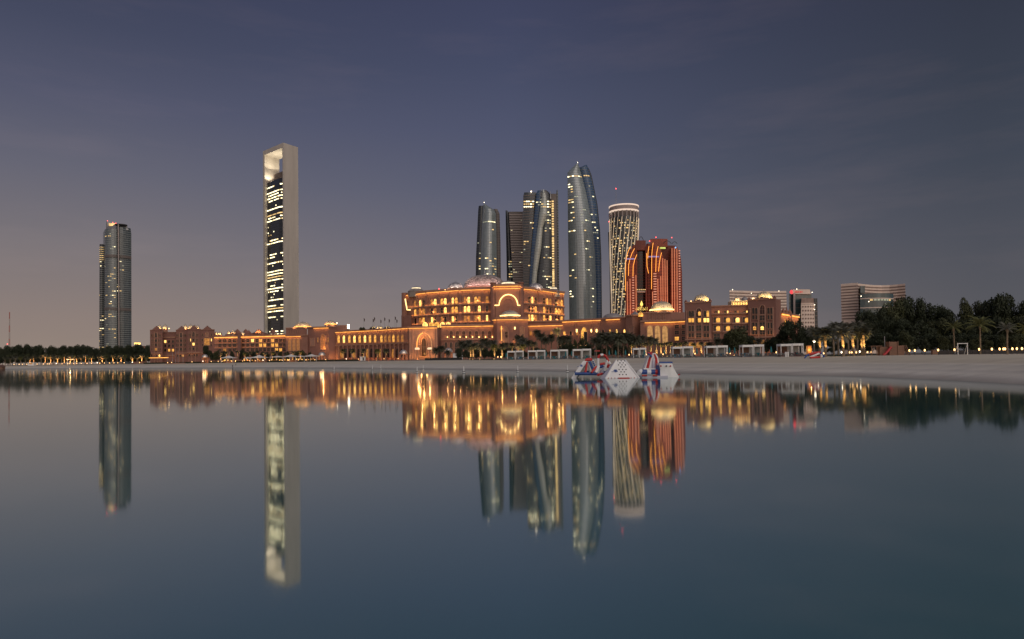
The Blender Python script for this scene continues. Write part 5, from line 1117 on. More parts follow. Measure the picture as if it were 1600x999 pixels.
grove = [(932, 534, 14, 235, 0), (941, 527, 15, 240, 1), (948, 532, 15, 232, 0), (957, 527, 16, 236, 2), (966, 531, 16, 228, 0), (974, 528, 16, 234, 1), (983, 529, 15, 236, 0), (993, 532, 13, 232, 0), (1003, 530, 11, 240, 1), (1016, 531, 10, 240, 0), (1024, 533, 9, 244, 2)]
for i, (px, y, r, D, k) in enumerate(grove): palm(px, D, y, r, f'full dark palm in the grove left of the domed hall, {ordn(i + 1, len(grove))}', 'dark palm grove before the domed hall', k, thick=1.2)
g2 = [987.5, 994, 1002.5, 1009, 1017, 1026, 1033, 1041, 1048, 1056, 1064, 1072, 1084, 1096]
for i, px in enumerate(g2):
    o, x, z0, h = palm(px, 258 + (i % 3) * 8, 538.5 - (i % 3), 5.5, f'short palm with bright golden trunk before the domed hall, {ordn(i + 1, len(g2))}', 'golden palms before the domed hall', 0 if i % 2 else 3, thick=1.5); uplight(x - .1, 256 + (i % 3) * 8, z0, f'uplight at foot of golden palm by the domed hall, {ordn(i + 1, len(g2))}', 1900)
for i, (px, y) in enumerate(((1108, 540), (1122, 534), (1186, 534), (1198, 538))): palm(px, 215, y, 10, f'dark palm before the hotel wing, {ordn(i + 1, 4)}', 'dark palms before the hotel wing', i, thick=1.1)
# big palms with glowing trunks at the lawn
big = [(1281, 523, 18, 137, 0), (1289.5, 521, 19, 132, 1), (1317.5, 521.5, 20, 130, 2), (1333, 520, 17, 138, 0), (1346, 517.5, 18, 140, 1), (1350, 521, 16, 137, 0)]
for i, (px, y, r, D, k) in enumerate(big):
    o, x, z0, h = palm(px, D, y, r, f'tall date palm with bright glowing trunk on the lawn, {ordn(i + 1, 6)}', 'glowing date palms on the lawn', k, thick=1.3)
    for dx_, d_ in ((-.5, -1.2), (.45, -1.0)): lamp('SPOT', 'trunk_glow', (x + dx_ * .6, D + d_, z0 + .3), 1500, (1, .60, .19), o, d=(-dx_ * .1, .19, 1), spot_size=R(36), shadow_soft_size=.1)
for i, (px, y, r, D) in enumerate(((1303, 516, 15, 160), (1310, 512, 17, 170), (1272, 518, 14, 165), (1340, 510, 14, 172), (1326, 513, 16, 165))): palm(px, D, y, r, f'grey green palm behind the glowing date palms, {ordn(i + 1, 5)}', 'palms behind the glowing date palms', 2)
# four open palms on the right, each frond a part
def fan_palm(px, D, y, rpx, nf, m, label, droop, ll, seed):
    x = GX(px, D); z0 = gz(x, D) - .05; h = P(px, y, D).z - z0; r = rpx * D / F; o = thing('palm_tree', label, 'palm', (x, D, z0), 'open palms by the garden wall'); rr = random.Random(seed)
    place('trunk', PTRUNK[seed % 3], (x, D, z0), o, scale=(4.2, 4.2, h))
    ms = []
    for v in range(4): mb = MB(); frond_mesh(mb, 0, 0, 1.0, seed * 10 + v, droop * (.8 + .15 * v), lw=.03, n=16, ll=ll); ms.append(mb.data('frond', m))
    for i in range(nf):
        f = place('frond', ms[i % 4], (x, D, z0 + h), o); f.rotation_euler = (rr.uniform(-.2, .2), -(-.35 + 1.65 * ((i + .5) / nf) ** .9), i * 2.4 + rr.uniform(-.25, .25)); k = r * rr.uniform(.85, 1.1); f.scale = (k, k, k)
fan_palm(1491.5, 131, 512, 17, 17, PALMG, 'open green palm with thin trunk left of white goal frame', 1.1, .24, 41); fan_palm(1532, 124, 508, 24, 20, PALMG, 'largest open green palm with long drooping fronds', 1.0, .22, 42)
fan_palm(1574, 108, 514, 15, 20, PALMS, 'silvery palm standing on the sand before the wall', .75, .22, 43); fan_palm(1604, 112, 514, 18, 17, PALMG, 'open green palm cut by right edge of view', 1.1, .24, 44)

# ---------------------------------------------------------------- shore furniture
CANV = mat('canvas_white', (.74, .72, .69), .8, .05, 1.0); TEALF = mat('teal_fabric', (.03, .20, .22), .8, .12, 2); BLUEF = mat('blue_fabric', (.10, .20, .30), .8, .12, 2); CURT = mat('curtain_grey', (.36, .35, .33), .85, .1, 2); DARKF = mat('lounger_grey', (.11, .10, .09), .8, .15, 2)
def make_cabana(name, label, loc, wid, mats=(TEALF, BLUEF)):
    x, y, z = loc; o = thing(name, label, 'cabana', loc, 'white beach cabanas'); W2 = wid / 2; dp = 2.4; ht = 2.75; half = wid / 2
    for k, x0 in enumerate((-W2, -W2 + half + .06)):
        wb = half - .06; dz = .0 if k == 0 else .06
        mb = MB(); mb.box((x + x0 + wb / 2, y, z + ht - .24 + dz), (wb, dp, .48)); mb.build('roof', WHITEP, o)
        mb = MB(); mb.box((x + x0 + wb / 2, y + dp / 2 - .05, z + ht / 2 - .1), (wb - .2, .06, ht - .5)); mb.build('back_curtain', CURT if k else WOOD, o)
        for px_ in (x0 + .07, x0 + wb - .07):
            for py_ in (-dp / 2 + .07, dp / 2 - .12): mb = MB(); mb.box((x + px_, y + py_, z + (ht - .34) / 2), (.13, .13, ht - .34)); mb.build('post', WHITEP, o)
        mb = MB(); mb.box((x + x0 + wb - .28, y - dp / 2 + .35, z + 1.2), (.22, .3, 2.2)); mb.build('side_curtain', CANV if k else CURT, o)
        mb = MB(); mb.box((x + x0 + wb / 2, y + .15, z + .27), (wb - .6, 1.3, .36)); mb.build('daybed', mats[k], o)
        mb = MB(); mb.box((x + x0 + wb / 2, y + .75, z + .68), (wb - .6, .22, .5)); mb.build('backrest', mats[k], o)
        for c in range(2): mb = MB(); mb.box((x + x0 + wb * (.32 + .36 * c), y + .45, z + .62), (.5, .2, .4), up=(0, -.4, 1)); mb.build('cushion', [TEALF, CANV][(c + k) % 2], o)
        mb = MB(); mb.box((x + x0 + wb / 2, y, z + .04), (wb, dp, .08)); mb.build('deck', WOOD, o)
    return o
cabs = [(805.5, 212, 25.5), (838.5, 205, 27), (873.5, 198, 27), (909, 190, 28), (998.5, 188, 20), (1065.5, 170, 32), (1118.5, 163, 33), (1174.5, 156, 33.5), (1234.5, 149, 35.5)]
for i, (px, D, wp) in enumerate(cabs):
    x = GX(px, D); make_cabana('cabana', f'white twin-bay beach cabana with curtains, {ordn(i + 1, 9)}', (x, D, gz(x, D)), wp * D / F, ((TEALF, BLUEF), (BLUEF, TEALF), (mat('red_fabric', (.22, .035, .03), .8, .1, 2), mat('plum_fabric', (.16, .05, .06), .8, .1, 2)))[2 if i == 8 else i % 2])
def lounger_parts():
    r = []
    mb = MB(); mb.box((0, .25, .30), (.62, 1.35, .10)); r.append(('seat', mb.data('seat', DARKF)))
    mb = MB(); mb.box((0, -.62, .52), (.62, .72, .09), up=(0, .68, .73)); r.append(('backrest', mb.data('backrest', DARKF)))
    mb = MB()
    for sx_ in (-.28, .28): mb.box((sx_, .1, .22), (.05, 1.7, .06))
    for sx_ in (-.28, .28):
        for sy_ in (-.6, .8): mb.box((sx_, sy_, .10), (.05, .05, .2))
    r.append(('frame', mb.data('frame', METAL))); return r
LP = lounger_parts(); nl = 0; lx = []
for (px, D, wp) in cabs:
    cnt = 7 if px > 1000 else 6 if px < 990 else 4
    for k in range(cnt): lx.append((px - wp * .75 + wp * 1.5 * (k + .5) / cnt + rnd.uniform(-.6, .6), D - 5.2 - (k % 2) * 1.1))
lx += [(px, 176 - (px - 1020) * .02) for px in (1018, 1026, 1034)] + [(938 + 8 * k, 186) for k in range(6)] + [(1206 + 5 * k, 150) for k in range(2)]
lx.sort()
for i, (px, D) in enumerate(lx):
    x = GX(px, D); o = thing('sun_lounger', f'grey sun lounger on the sand before the cabanas, {ordn(i + 1, len(lx))}', 'sun lounger', (x, D, gz(x, D)), 'sun loungers on the beach', rz=rnd.uniform(-.5, .5) + math.pi)
    for nm, me in LP: c = bpy.data.objects.new(nm, me); COL.objects.link(c); c.parent = o
# folded teal parasols
PARA = []
mb = MB(); mb.lathe((0, 0, .9), [(.10, 0), (.26, .15), (.22, .7), (.12, 1.2), (.03, 1.45)], 8); PARA.append(('canopy', mb.data('canopy', TEALF))); mb = MB(); mb.tube([(0, 0, 0), (0, 0, 2.4)], .03, 5); mb.lathe((0, 0, 0), [(.3, 0), (.3, .08), (.05, .12)], 8); PARA.append(('pole', mb.data('pole', METAL)))
pl = [(791, 208), (853.5, 202), (884, 196), (893.5, 194), (952, 190), (962, 190), (977.5, 190), (1007, 186), (1038, 182), (1089, 168), (1140, 161), (1148, 161), (1205, 156)]
for i, (px, D) in enumerate(pl):
    x = GX(px, D); o = thing('parasol', f'folded teal parasol standing among the cabanas, {ordn(i + 1, len(pl))}', 'parasol', (x, D, gz(x, D)), 'folded teal parasols')
    for nm, me in PARA: c = bpy.data.objects.new(nm, me); COL.objects.link(c); c.parent = o
# white canopy tents on the left terrace
def tent(px, D, ytop, yeave, wpx, i, n):
    x = GX(px, D); z = gz(x, D); zt_ = P(px, ytop, D).z; ze = P(px, yeave, D).z; r = wpx * D / F / 2; o = thing('canopy_tent', f'white peaked canopy over terrace tables, {ordn(i, n)}', 'canopy', (x, D, z), 'white terrace canopies')
    mb = MB(); mb.loft([[(x + r * k * a, D + r * .8 * k * b, zz) for a, b in ((-1, -1), (1, -1), (1, 1), (-1, 1))] for k, zz in ((1, ze - .3), (1, ze), (.45, ze + (zt_ - ze) * .42), (.03, zt_))]); mb.build('canopy', CANV, o)
    for a in (-.95, 0, .95): mb = MB(); mb.tube([(x + r * a, D - r * .7, z), (x + r * a, D - r * .7, ze)], .09, 5); mb.build('post', WHITEP, o)
    mb = MB(); mb.box((x, D + 1, z + .55), (r * 1.9, .6, 1.1)); mb.build('counter', WOOD, o)
    for k in range(int(r * 1.2)):
        q = Vector((x - r * .9 + k * 1.55 + rnd.uniform(-.4, .4), D - .5 + rnd.uniform(-1, 1), z + 1.2 + rnd.uniform(0, .6))); mb = MB(); mb.box(q, (.5, .3, rnd.choice((.35, .5, .8)))); mb.build('table_lamp', rnd.choice((LIT[0], LIT[1], LIT[1], LIT[2], LIT[0])), o)
    lamp('POINT', 'canopy_light', (x, D - 1, ze - 1.6), 170, (1, .50, .18), o, shadow_soft_size=2.0)
T_ = [(357.5, 442, 556, 559.2, 19), (387, 450, 558, 559.6, 10), (405, 440, 555.2, 558.8, 23), (434, 448, 556.2, 557.8, 20), (455, 436, 553.8, 557.2, 20), (470, 446, 555.8, 557, 14), (487, 434, 553.6, 556.6, 20)]
for i, a in enumerate(T_): tent(*a, i + 1, len(T_))
# dome kiosks
def gazebo(px, D, ytop, hw, label, glow, m=None):
    x = GX(px, D); z = gz(x, D); r = hw * D / F; zt_ = P(px, ytop, D).z; ze = zt_ - r * 1.0; o = thing('gazebo', label, 'gazebo', (x, D, z), 'domed garden gazebos')
    mb = MB(); mb.lathe((x, D, ze), [(r * 1.05, 0)] + [(r * math.cos(a) + .01, r * .98 * math.sin(a)) for a in [math.pi / 2 * k / 7 for k in range(8)]], 16); mb.build('dome', SILVER, o, True)
    mb = MB(); mb.lathe((x, D, ze - .5), [(r * 1.15, 0), (r * 1.2, .25), (r * 1.1, .5)], 16); mb.build('ring_beam', m or TRIM, o)
    for k in range(8): a = k * math.pi / 4 + .2; mb = MB(); mb.tube([(x + r * math.cos(a), D + r * math.sin(a), z), (x + r * math.cos(a), D + r * math.sin(a), ze - .4)], .16, 6); mb.build('column', m or TRIM, o)
    lamp('POINT', 'dome_light', (x + r * .4, D - r * 1.5, ze + r * .2), glow * .35, (1, .66, .34), o, shadow_soft_size=1.2); lamp('POINT', 'inner_light', (x, D, z + 1.8), glow * .9, (1, .46, .15), o, shadow_soft_size=1.6)
gazebo(320.3, 452, 553.8, 4.6, 'silver domed gazebo by the left hotel block', 330); gazebo(503, 440, 550, 5.4, 'silver domed gazebo at right end of terrace tents', 420); gazebo(630.5, 400, 546.5, 6.2, 'silver domed gazebo at left foot of gatehouse', 420); gazebo(701, 400, 543.5, 6.8, 'silver domed gazebo at right foot of gatehouse', 420)
# lantern-like string of small lights along the left shore: bollards
BOL = []
mb = MB(); mb.tube([(0, 0, 0), (0, 0, .9)], .07, 6); BOL.append(('post', mb.data('post', DARKM))); mb = MB(); mb.lathe((0, 0, .68), [(.1, 0), (.2, .12), (.2, .3), (.04, .42)], 8); BOL.append(('globe', mb.data('globe', emat('globe_glow', (1.0, .55, .20), 4.0, .05)))); mb = MB(); mb.lathe((0, 0, .88), [(.1, 0), (.2, .12), (.2, .3), (.04, .42)], 8); BOLW = ('globe', mb.data('globe', WHITE_BULB))
def lampset(lst, lab, group, h=1.0, s=1.0, white=()):
    for i, (px, D) in enumerate(lst):
        x = GX(px, D); o = thing('lamp_post', f'{lab}, {ordn(i + 1, len(lst))}', 'lamp', (x, D, gz(x, D)), group)
        for nm, me in (BOL[0], BOLW if i in white else BOL[1]): c = bpy.data.objects.new(nm, me); COL.objects.link(c); c.parent = o; c.scale = (s, s, h)
lampset([(px, 122 - (px - 1420) * .07 + (i * 7 % 3)) for i, px in enumerate((1421, 1429.5, 1445, 1466, 1491.5, 1530, 1550, 1562, 1568, 1570.5, 1582, 1589, 1597))], 'small warm globe lamp along the right garden wall', 'globe lamps on the right shore', 1.0, .62)
lampset([(1277.5, 132), (1287, 128), (1315, 126), (1327.5, 136), (1331, 133), (1338, 130), (1343.5, 128), (1355.5, 132), (1361.5, 138)], 'low white globe lamp among the glowing date palms', 'globe lamps on the lawn', .8, .55, (0, 2, 6))
lampset([(px, sd(px) + 50) for px in (22, 30, 35, 42, 58, 68, 74, 77, 88, 97, 106, 109, 115, 120, 127, 136, 143, 152, 156, 163, 171, 178, 184, 194, 207, 218)], 'tiny bright lamp on the far left beach', 'lamps along the far left beach', 1.3, 1.1, (8, 17, 24))
lampset([(px, 428) for px in (262, 268, 300, 317, 330, 341, 347, 362, 368, 379, 390, 399, 411, 421, 441, 451, 466, 478, 492, 509, 541, 560, 600, 622)], 'tiny bright lamp along the left terrace edge', 'lamps along the left terrace', 1.2, .8, (3, 12, 20))
lampset([(782.5, 228), (783.8, 226), (778, 226), (797, 226), (829, 222), (983, 205), (990, 200), (1010, 210), (1036, 205), (1058, 200), (1086, 190), (1136, 180), (1141, 178), (1167, 176), (1213, 178)], 'small warm lamp behind the beach cabanas', 'lamps behind the cabanas', 1.1, .6)
# tall lamp post and flag poles
def post(px, D, y0, label, cat, group=None, lampm=None, r=.06, name='lamp_post'):
    x = GX(px, D); z = gz(x, D); o = thing(name, label, cat, (x, D, z), group); mb = MB(); q = P(px, y0, D); mb.tube([(x, D, z), (q.x, D, q.z)], [r, r * .6], 6); mb.build('pole', METAL, o)
    if lampm: mb = MB(); mb.lathe(q, [(.05, -.2), (.26, -.05), (.26, .15), (.04, .3)], 8); mb.build('globe', lampm, o)
    return o, q
post(1272, 146, 534, 'slim tall lamp post left of the glowing date palms', 'lamp', None, WHITE_BULB)
for i, (px, y) in enumerate(((929.5, 536), (852, 548))): post(px, 184 + 20 * i, y, ('thin bare pole left of palm grove', 'short thin pole between two cabanas')[i], 'pole', None, None, .045, 'pole')
o, q = post(932, 186, 548.5, 'red beach sign on post left of the inflatables', 'sign', None, None, .04, 'beach_sign'); mb = MB(); mb.box(q + Vector((.2, -.06, 0)), (1.5, .05, .35)); mb.build('sign_board', mat('sign_red_paint', (.4, .05, .04), .6), o)
for i, (px, y) in enumerate(((568.5, 501), (582.5, 502), (584.5, 499.5), (594.5, 503.5), (600.5, 500), (607.5, 502.5), (617, 498.5), (619.5, 503))):
    q = P(px, y, 560); o = thing('flag_pole', f'thin dark flag pole behind the arcaded wing, {ordn(i + 1, 8)}', 'flag pole', (q.x, 560, 2.5), 'flag poles behind the arcaded wing'); mb = MB(); mb.tube([(q.x, 560, 2.5), (q.x, 560, q.z + 2.2)], [.14, .07], 5); mb.build('pole', METAL, o)
    mb = MB(); mb.mesh([(q.x, 560, q.z + 2.1), (q.x + .5, 559.7, q.z + 1.6), (q.x + .9, 560.1, q.z + 1.2), (q.x + .7, 560, q.z - .8), (q.x + .4, 559.8, q.z - .9), (q.x, 560, q.z - .5)], [(0, 5, 4, 1), (1, 4, 3, 2)]); mb.build('flag', mat('flag_dark', (.10, .06, .05), .8), o)
# radio mast far left
x = GX(14.5, 1150); o = thing('radio_mast', 'thin red and white radio mast at far left', 'mast', (x, 1150, 2.5)); zt_ = P(14, 488, 1150).z
for k in range(8):
    za, zb_ = 2.5 + (zt_ - 2.5) * k / 8, 2.5 + (zt_ - 2.5) * (k + 1) / 8; mb = MB(); w_ = 1.0 - .09 * k
    for a, b in ((-1, -1), (1, -1), (1, 1), (-1, 1)): mb.tube([(x + a * w_, 1150 + b * w_, za), (x + a * w_ * .93, 1150 + b * w_ * .93, zb_)], .16, 4)
    for j in range(3): zz = za + (zb_ - za) * j / 3; mb.tube([(x - w_, 1150 - w_, zz), (x + w_, 1150 - w_, zz + (zb_ - za) / 3)], .12, 4)
    mb.build('mast_section', mat('mast_red', (.50, .10, .07), .7) if k % 2 else mat('mast_white', (.5, .42, .38), .7), o)
bulb(o, 11.5, 538, 1100, .9, RED_BULB)
x = GX(218, 900); o = thing('lit_building', 'small yellow lit building top above the left trees', 'building', (x, 900, 2.4)); mb = MB(); mb.box((x, 900, 14), (15, 10, 23)); mb.build('wall', STONE, o); mb = MB(); mb.box((x, 894.8, P(218, 537, 895).z), (8, .3, 2.4)); mb.build('lit_panel', LIT[0], o); mb = MB(); mb.box((x, 899, 25.7), (13, 7, .5)); mb.build('roof', STONE, o)
# garden wall, playground, goal, slide
def wallrun(name, label, cat, pxa, Da, pxb, Db, ht, m, panels):
    a = Vector((GX(pxa, Da), Da, 0)); b = Vector((GX(pxb, Db), Db, 0)); e = (b - a).normalized(); o = thing(name, label, cat, (a.x, a.y, gz(a.x, a.y)))
    for k in range(panels):
        c = a.lerp(b, (k + .5) / panels); z = gz(c.x, c.y); mb = MB(); mb.box((c.x, c.y, z + ht / 2 - .3), ((b - a).length / panels - .04, .2, ht + .6), e); mb.build('panel', m, o)
    return o
wallrun('garden_wall', 'low grey garden wall behind the right sand', 'wall', 1464, 131, 1625, 116, .78, mat('wall_grey', (.13, .115, .105), .85, .15, .8), 16)
wallrun('garden_wall', 'dark low wall at foot of the gatehouse', 'wall', 664, 300, 722, 292, .95, mat('wall_dark', (.05, .045, .04), .85, .15, .8), 8)
wallrun('hedge_wall', 'dark low hedge along the left terrace edge', 'hedge', 225, 470, 560, 425, 1.0, HEDGE, 30)
D = 134; x = GX(1390, D); z = gz(x, D); o = thing('playground', 'wooden playground with tower and ramp and bright red slide', 'playground', (x, D, z)); S_ = D / F
def U(px): return GX(px, D)
def H(py): return P(1390, py, D).z
mb = MB(); mb.box(((U(1386) + U(1400)) / 2, D, (H(534.5) + z) / 2), (14 * S_, 1.5, H(534.5) - z)); mb.build('tower', WOOD, o)
for px in (1386.5, 1399.5): mb = MB(); mb.box((U(px), D - .85, (H(533.8) + z) / 2), (.14, .14, H(533.8) - z)); mb.build('post', WOOD, o)
for k in range(7): mb = MB(); mb.box(((U(1386) + U(1400)) / 2, D - .78, z + .2 + k * .29), (13.4 * S_, .05, .25)); mb.build('plank', WOOD, o)
mb = MB(); mb.box(((U(1374) + U(1386)) / 2, D + .2, (H(542) + z) / 2), (12 * S_, .9, H(542) - z)); mb.build('side_panel', WOOD, o)
mb = MB(); mb.box(((U(1359) + U(1376)) / 2, D, H(540.8)), (17 * S_, 1.2, .12)); mb.build('roof', WOOD, o)
for px in (1360, 1368): mb = MB(); mb.box((U(px), D - .5, (H(541) + z) / 2), (.12, .12, H(541) - z)); mb.build('post', WOOD, o)
mb = MB(); a_, b_ = Vector((U(1373), D - 2.0, z + .15)), Vector((U(1387), D - 1.1, H(543.5))); dd = (b_ - a_).normalized(); mb.tube([a_ - Vector((.25, 0, .02)), a_, a_.lerp(b_, .5) - Vector((0, 0, .08)), b_, b_ + Vector((.2, 0, 0))], .24, 6); mb.build('slide', mat('slide_red', (.45, .015, .02), .4), o)
for px, py in ((1371, 547), (1373.5, 550)): pass
mb = MB(); mb.box(((U(1400) + U(1413)) / 2, D + .2, (H(540.4) + z) / 2), (12.5 * S_, .6, H(540.4) - z)); mb.build('side_panel', WOOD, o)
for k in range(3): mb = MB(); mb.tube([(U(1411 + 2), D - .6 + k * .6, H(540)), (U(1419.5), D - .6 + k * .6, z)], .08, 5); mb.build('ramp_beam', WOOD, o)
for k in range(3): mb = MB(); mb.tube([(U(1413.5 + k * 1.7), D - .6, H(542 + k * 3.2)), (U(1413.5 + k * 1.7), D + .6, H(542 + k * 3.2))], .05, 5); mb.build('rung', WOOD, o)
mb = MB(); mb.tube([(U(1384), D + .3, z), (U(1384), D + .3, H(525.5))], .09, 5); mb.build('flag_pole', METAL, o)
D = 118; z = gz(GX(1504, D), D); o = thing('goal', 'white football goal frame before the dark trees', 'goal', (GX(1504, D), D, z)); a, b = GX(1496.8, D), GX(1511.8, D); zt_ = P(1504, 537, D).z
for xx in (a, b): mb = MB(); mb.tube([(xx, D, z), (xx, D, zt_)], .07, 6); mb.build('post', WHITEP, o); 
mb = MB(); mb.tube([(a - .07, D, zt_), (b + .07, D, zt_)], .07, 6); mb.build('crossbar', WHITEP, o)
for xx in (a, b): mb = MB(); mb.tube([(xx, D, zt_), (xx, D + .9, z)], .03, 5); mb.build('brace', WHITEP, o)
x = GX(1460, 128); o = thing('wooden_box', 'square wooden cabinet on the sand edge by lamps', 'cabinet', (x, 128, gz(x, 128))); mb = MB(); mb.box((x, 128, gz(x, 128) + .45), (.95, .6, .8)); mb.build('body', WOOD, o); mb = MB(); mb.box((x, 128, gz(x, 128) + .89), (1.05, .7, .07)); mb.build('lid', WOOD, o)
x = GX(1264, 152); o = thing('lit_kiosk', 'small wooden lantern box glowing orange right of last cabana', 'lantern', (x, 152, gz(x, 152))); zz = gz(x, 152); mb = MB(); mb.box((x, 152, zz + 1.3), (.85, .7, 1.9)); mb.build('body', LIT[2], o); mb = MB(); mb.box((x, 152, zz + 2.32), (1.0, .85, .1)); mb.build('cap', WOOD, o)
for sx_ in (-.4, .4): mb = MB(); mb.box((x + sx_, 151.6, zz + 1.15), (.08, .08, 2.3)); mb.build('post', WOOD, o)
lamp('POINT', 'glow', (x, 151.2, zz + 1.4), 60, AMBER, o)
x = GX(1229.5, 138); zz = gz(x, 138); o = thing('waste_bin', 'white twin bin on the sand before the last cabana', 'bin', (x, 138, zz)); 
for k in (-1, 1): mb = MB(); mb.lathe((x + k * .22, 138, zz), [(.17, 0), (.19, .9), (.2, .95), (.1, 1.05)], 8); mb.build('bin_body', WHITEP, o)
x = GX(567, 432); zz = gz(x, 432); o = thing('beach_kiosk', 'small white kiosk before the arcaded wing', 'kiosk', (x, 432, zz)); mb = MB(); mb.box((x, 432, zz + 1.3), (3.2, 2, 2.4)); mb.build('body', WHITEP, o); mb = MB(); mb.box((x, 432, zz + 2.62), (3.8, 2.6, .2)); mb.build('roof', CANV, o); mb = MB(); mb.box((x + .5, 430.98, zz + 1.2), (.9, .06, 1.9)); mb.build('hatch', DARKPANE, o)
x = GX(715.5, 320); zz = gz(x, 320); o = thing('beach_kiosk', 'flat roofed white kiosk behind the dark low wall', 'kiosk', (x, 320, zz)); mb = MB(); mb.box((x, 320, zz + 1.5), (4.4, 2, 2.8)); mb.build('body', WHITEP, o); mb = MB(); mb.box((x, 320, zz + 2.98), (4.8, 2.4, .16)); mb.build('roof', CANV, o); mb = MB(); mb.box((x, 318.98, zz + 1.2), (1.0, .06, 2.0)); mb.build('door', METAL, o)
x = GX(50, 566); zz = gz(x, 566); o = thing('beach_kiosk', 'pale small kiosk on the far left beach', 'kiosk', (x, 566, zz)); mb = MB(); mb.box((x, 566, zz + 1.3), (5, 3, 2.4)); mb.build('body', WHITEP, o); mb = MB(); mb.box((x, 566, zz + 2.62), (6, 4, .24)); mb.build('roof', CANV, o); mb = MB(); mb.box((x, 564.4, zz + 1.6), (2.6, .1, .8)); mb.build('hatch', LIT[2], o)
x = GX(112, 560); zz = gz(x, 560); o = thing('canopy_tent', 'pale open canopy among the far left palms', 'canopy', (x, 560, zz)); mb = MB(); mb.box((x, 560, zz + 4.6), (6.5, 4, .3)); mb.build('canopy', CANV, o)
for a in (-3, 3): mb = MB(); mb.tube([(x + a, 559, zz), (x + a, 559, zz + 4.5)], .12, 5); mb.build('post', WHITEP, o)
lamp('POINT', 'canopy_light', (x, 558, zz + 3.6), 700, (1, .6, .25), o)
x = GX(2, 540); zz = gz(x, 540); o = thing('beach_hut', 'small brown hut with pitched roof at far left edge', 'hut', (x, 540, zz)); mb = MB(); mb.box((x, 540, zz + 1.5), (4, 3, 3)); mb.build('wall', WOOD, o); mb = MB(); mb.loft([[(x - 2.4, 538, zz + 2.9), (x + 2.4, 538, zz + 2.9), (x, 538, zz + 4.6)], [(x - 2.4, 542, zz + 2.9), (x + 2.4, 542, zz + 2.9), (x, 542, zz + 4.6)]]); mb.build('roof', mat('hut_roof', (.18, .10, .08), .8), o)
# fountain jets in front of the left hotel block
x = GX(274, 440); zz = gz(x, 440); o = thing('fountain', 'tall thin fountain jets before the left hotel block', 'fountain', (x, 440, zz)); JET = mat('water_jet', (.42, .42, .46), .3, .1, 2)
mb = MB(); mb.lathe((x, 440, zz), [(6, 0), (6, .5), (5.5, .5), (5.5, .3)], 20); mb.build('basin', STONE, o)
for k, (dx_, h_) in enumerate(((-5, 6), (-1.8, 9), (0, 11), (1.8, 9), (5, 6))): mb = MB(); mb.tube([(x + dx_, 440, zz + .2), (x + dx_, 440, zz + h_ * .6), (x + dx_ + .1, 440, zz + h_)], [.10, .07, .03], 6); mb.build('jet', JET, o)

# ---------------------------------------------------------------- people on the left beach
def person(px, D, top, label, pose, h=1.72):
    x = GX(px, D); z = gz(x, D); o = thing('person', label, 'person', (x, D, z), 'people walking on the left beach')
    k = h / 1.75; V = [(0, 0, .95), (0, .01, 1.15), (0, 0, 1.40), (0, 0, 1.50), (0, -.01, 1.60), (0, -.01, 1.70), (.10, 0, .90), (.12, -.10 * pose, .50), (.12, .02 * pose, .08), (.12, -.12, .03), (-.10, 0, .90), (-.12, .14 * pose, .50), (-.12, .22 * pose, .08), (-.12, .10 * pose, .03), (.19, 0, 1.38), (.24, .05, 1.12), (.23, -.06, .88), (-.19, 0, 1.38), (-.24, -.04, 1.12), (-.23, -.12, .88)]
    E = [(0, 1), (1, 2), (2, 3), (3, 4), (4, 5), (0, 6), (6, 7), (7, 8), (8, 9), (0, 10), (10, 11), (11, 12), (12, 13), (2, 14), (14, 15), (15, 16), (2, 17), (17, 18), (18, 19)]
    rad = [.14, .13, .15, .06, .095, .085, .10, .07, .045, .04, .10, .07, .045, .04, .065, .045, .035, .065, .045, .035]
    me = bpy.data.meshes.new('body'); me.from_pydata([(a * k, b * k, c * k) for a, b, c in V], E, []); me.materials.append(mat(*top))
    b = bpy.data.objects.new('body', me); COL.objects.link(b); b.modifiers.new('skin', 'SKIN')
    for i, r_ in enumerate(rad): me.skin_vertices[0].data[i].radius = (r_ * k, r_ * k)
    me.skin_vertices[0].data[0].use_root = True
    b.parent = o; b.rotation_euler = (0, 0, 1.2); sb = b.modifiers.new('sub', 'SUBSURF'); sb.levels = sb.render_levels = 1
    mb = MB(); mb.lathe((x, D, z + 1.62 * k), [(.10, -.02), (.115, .05), (.08, .13), (.02, .15)], 8); mb.build('hair', DARKM, o)
person(363.3, 352, ('dark_clothes', (.03, .028, .03), .9), 'person in dark clothes on left beach, nearer the tents', 1.0); person(368.3, 358, ('dim_clothes', (.07, .05, .045), .9), 'shorter person in brownish clothes on left beach', -1.0, 1.4)

# ---------------------------------------------------------------- buoys
BUO = []
mb = MB(); mb.lathe((0, 0, -.3), [(.16, 0), (.30, .22), (.30, .42), (.16, .55), (.13, .6)], 10); BUO.append(('float', mb.data('float', WHITEP))); mb = MB(); mb.lathe((0, 0, .28), [(.12, 0), (.10, .7), (.07, 1.05), (.02, 1.1)], 8); BUO.append(('spar', mb.data('spar', WHITEP))); mb = MB(); mb.lathe((0, 0, .14), [(.31, 0), (.33, .04), (.33, .10), (.31, .14)], 10); BUO.append(('collar', mb.data('collar', DARKM)))
bl = [(522, 579, .9), (582, 578.5, 1.0), (595, 577, 1.0), (651.5, 582.5, 1.0), (661, 576.8, .9), (724.5, 582.3, 1.0), (808.8, 580.6, .95), (886.3, 579.3, 1.05)]
for i, (px, y, k) in enumerate(bl):
    D = CAMZ * F / (y - horizon(px)); D = min(D, sd(px) - 2.5); x = GX(px, D); o = thing('buoy', f'white marker buoy on the calm water, {ordn(i + 1, 8)}', 'buoy', (x, D, 0), 'white marker buoys'); o.scale = (1, 1, k)
    for nm, me in BUO: c = bpy.data.objects.new(nm, me); COL.objects.link(c); c.parent = o
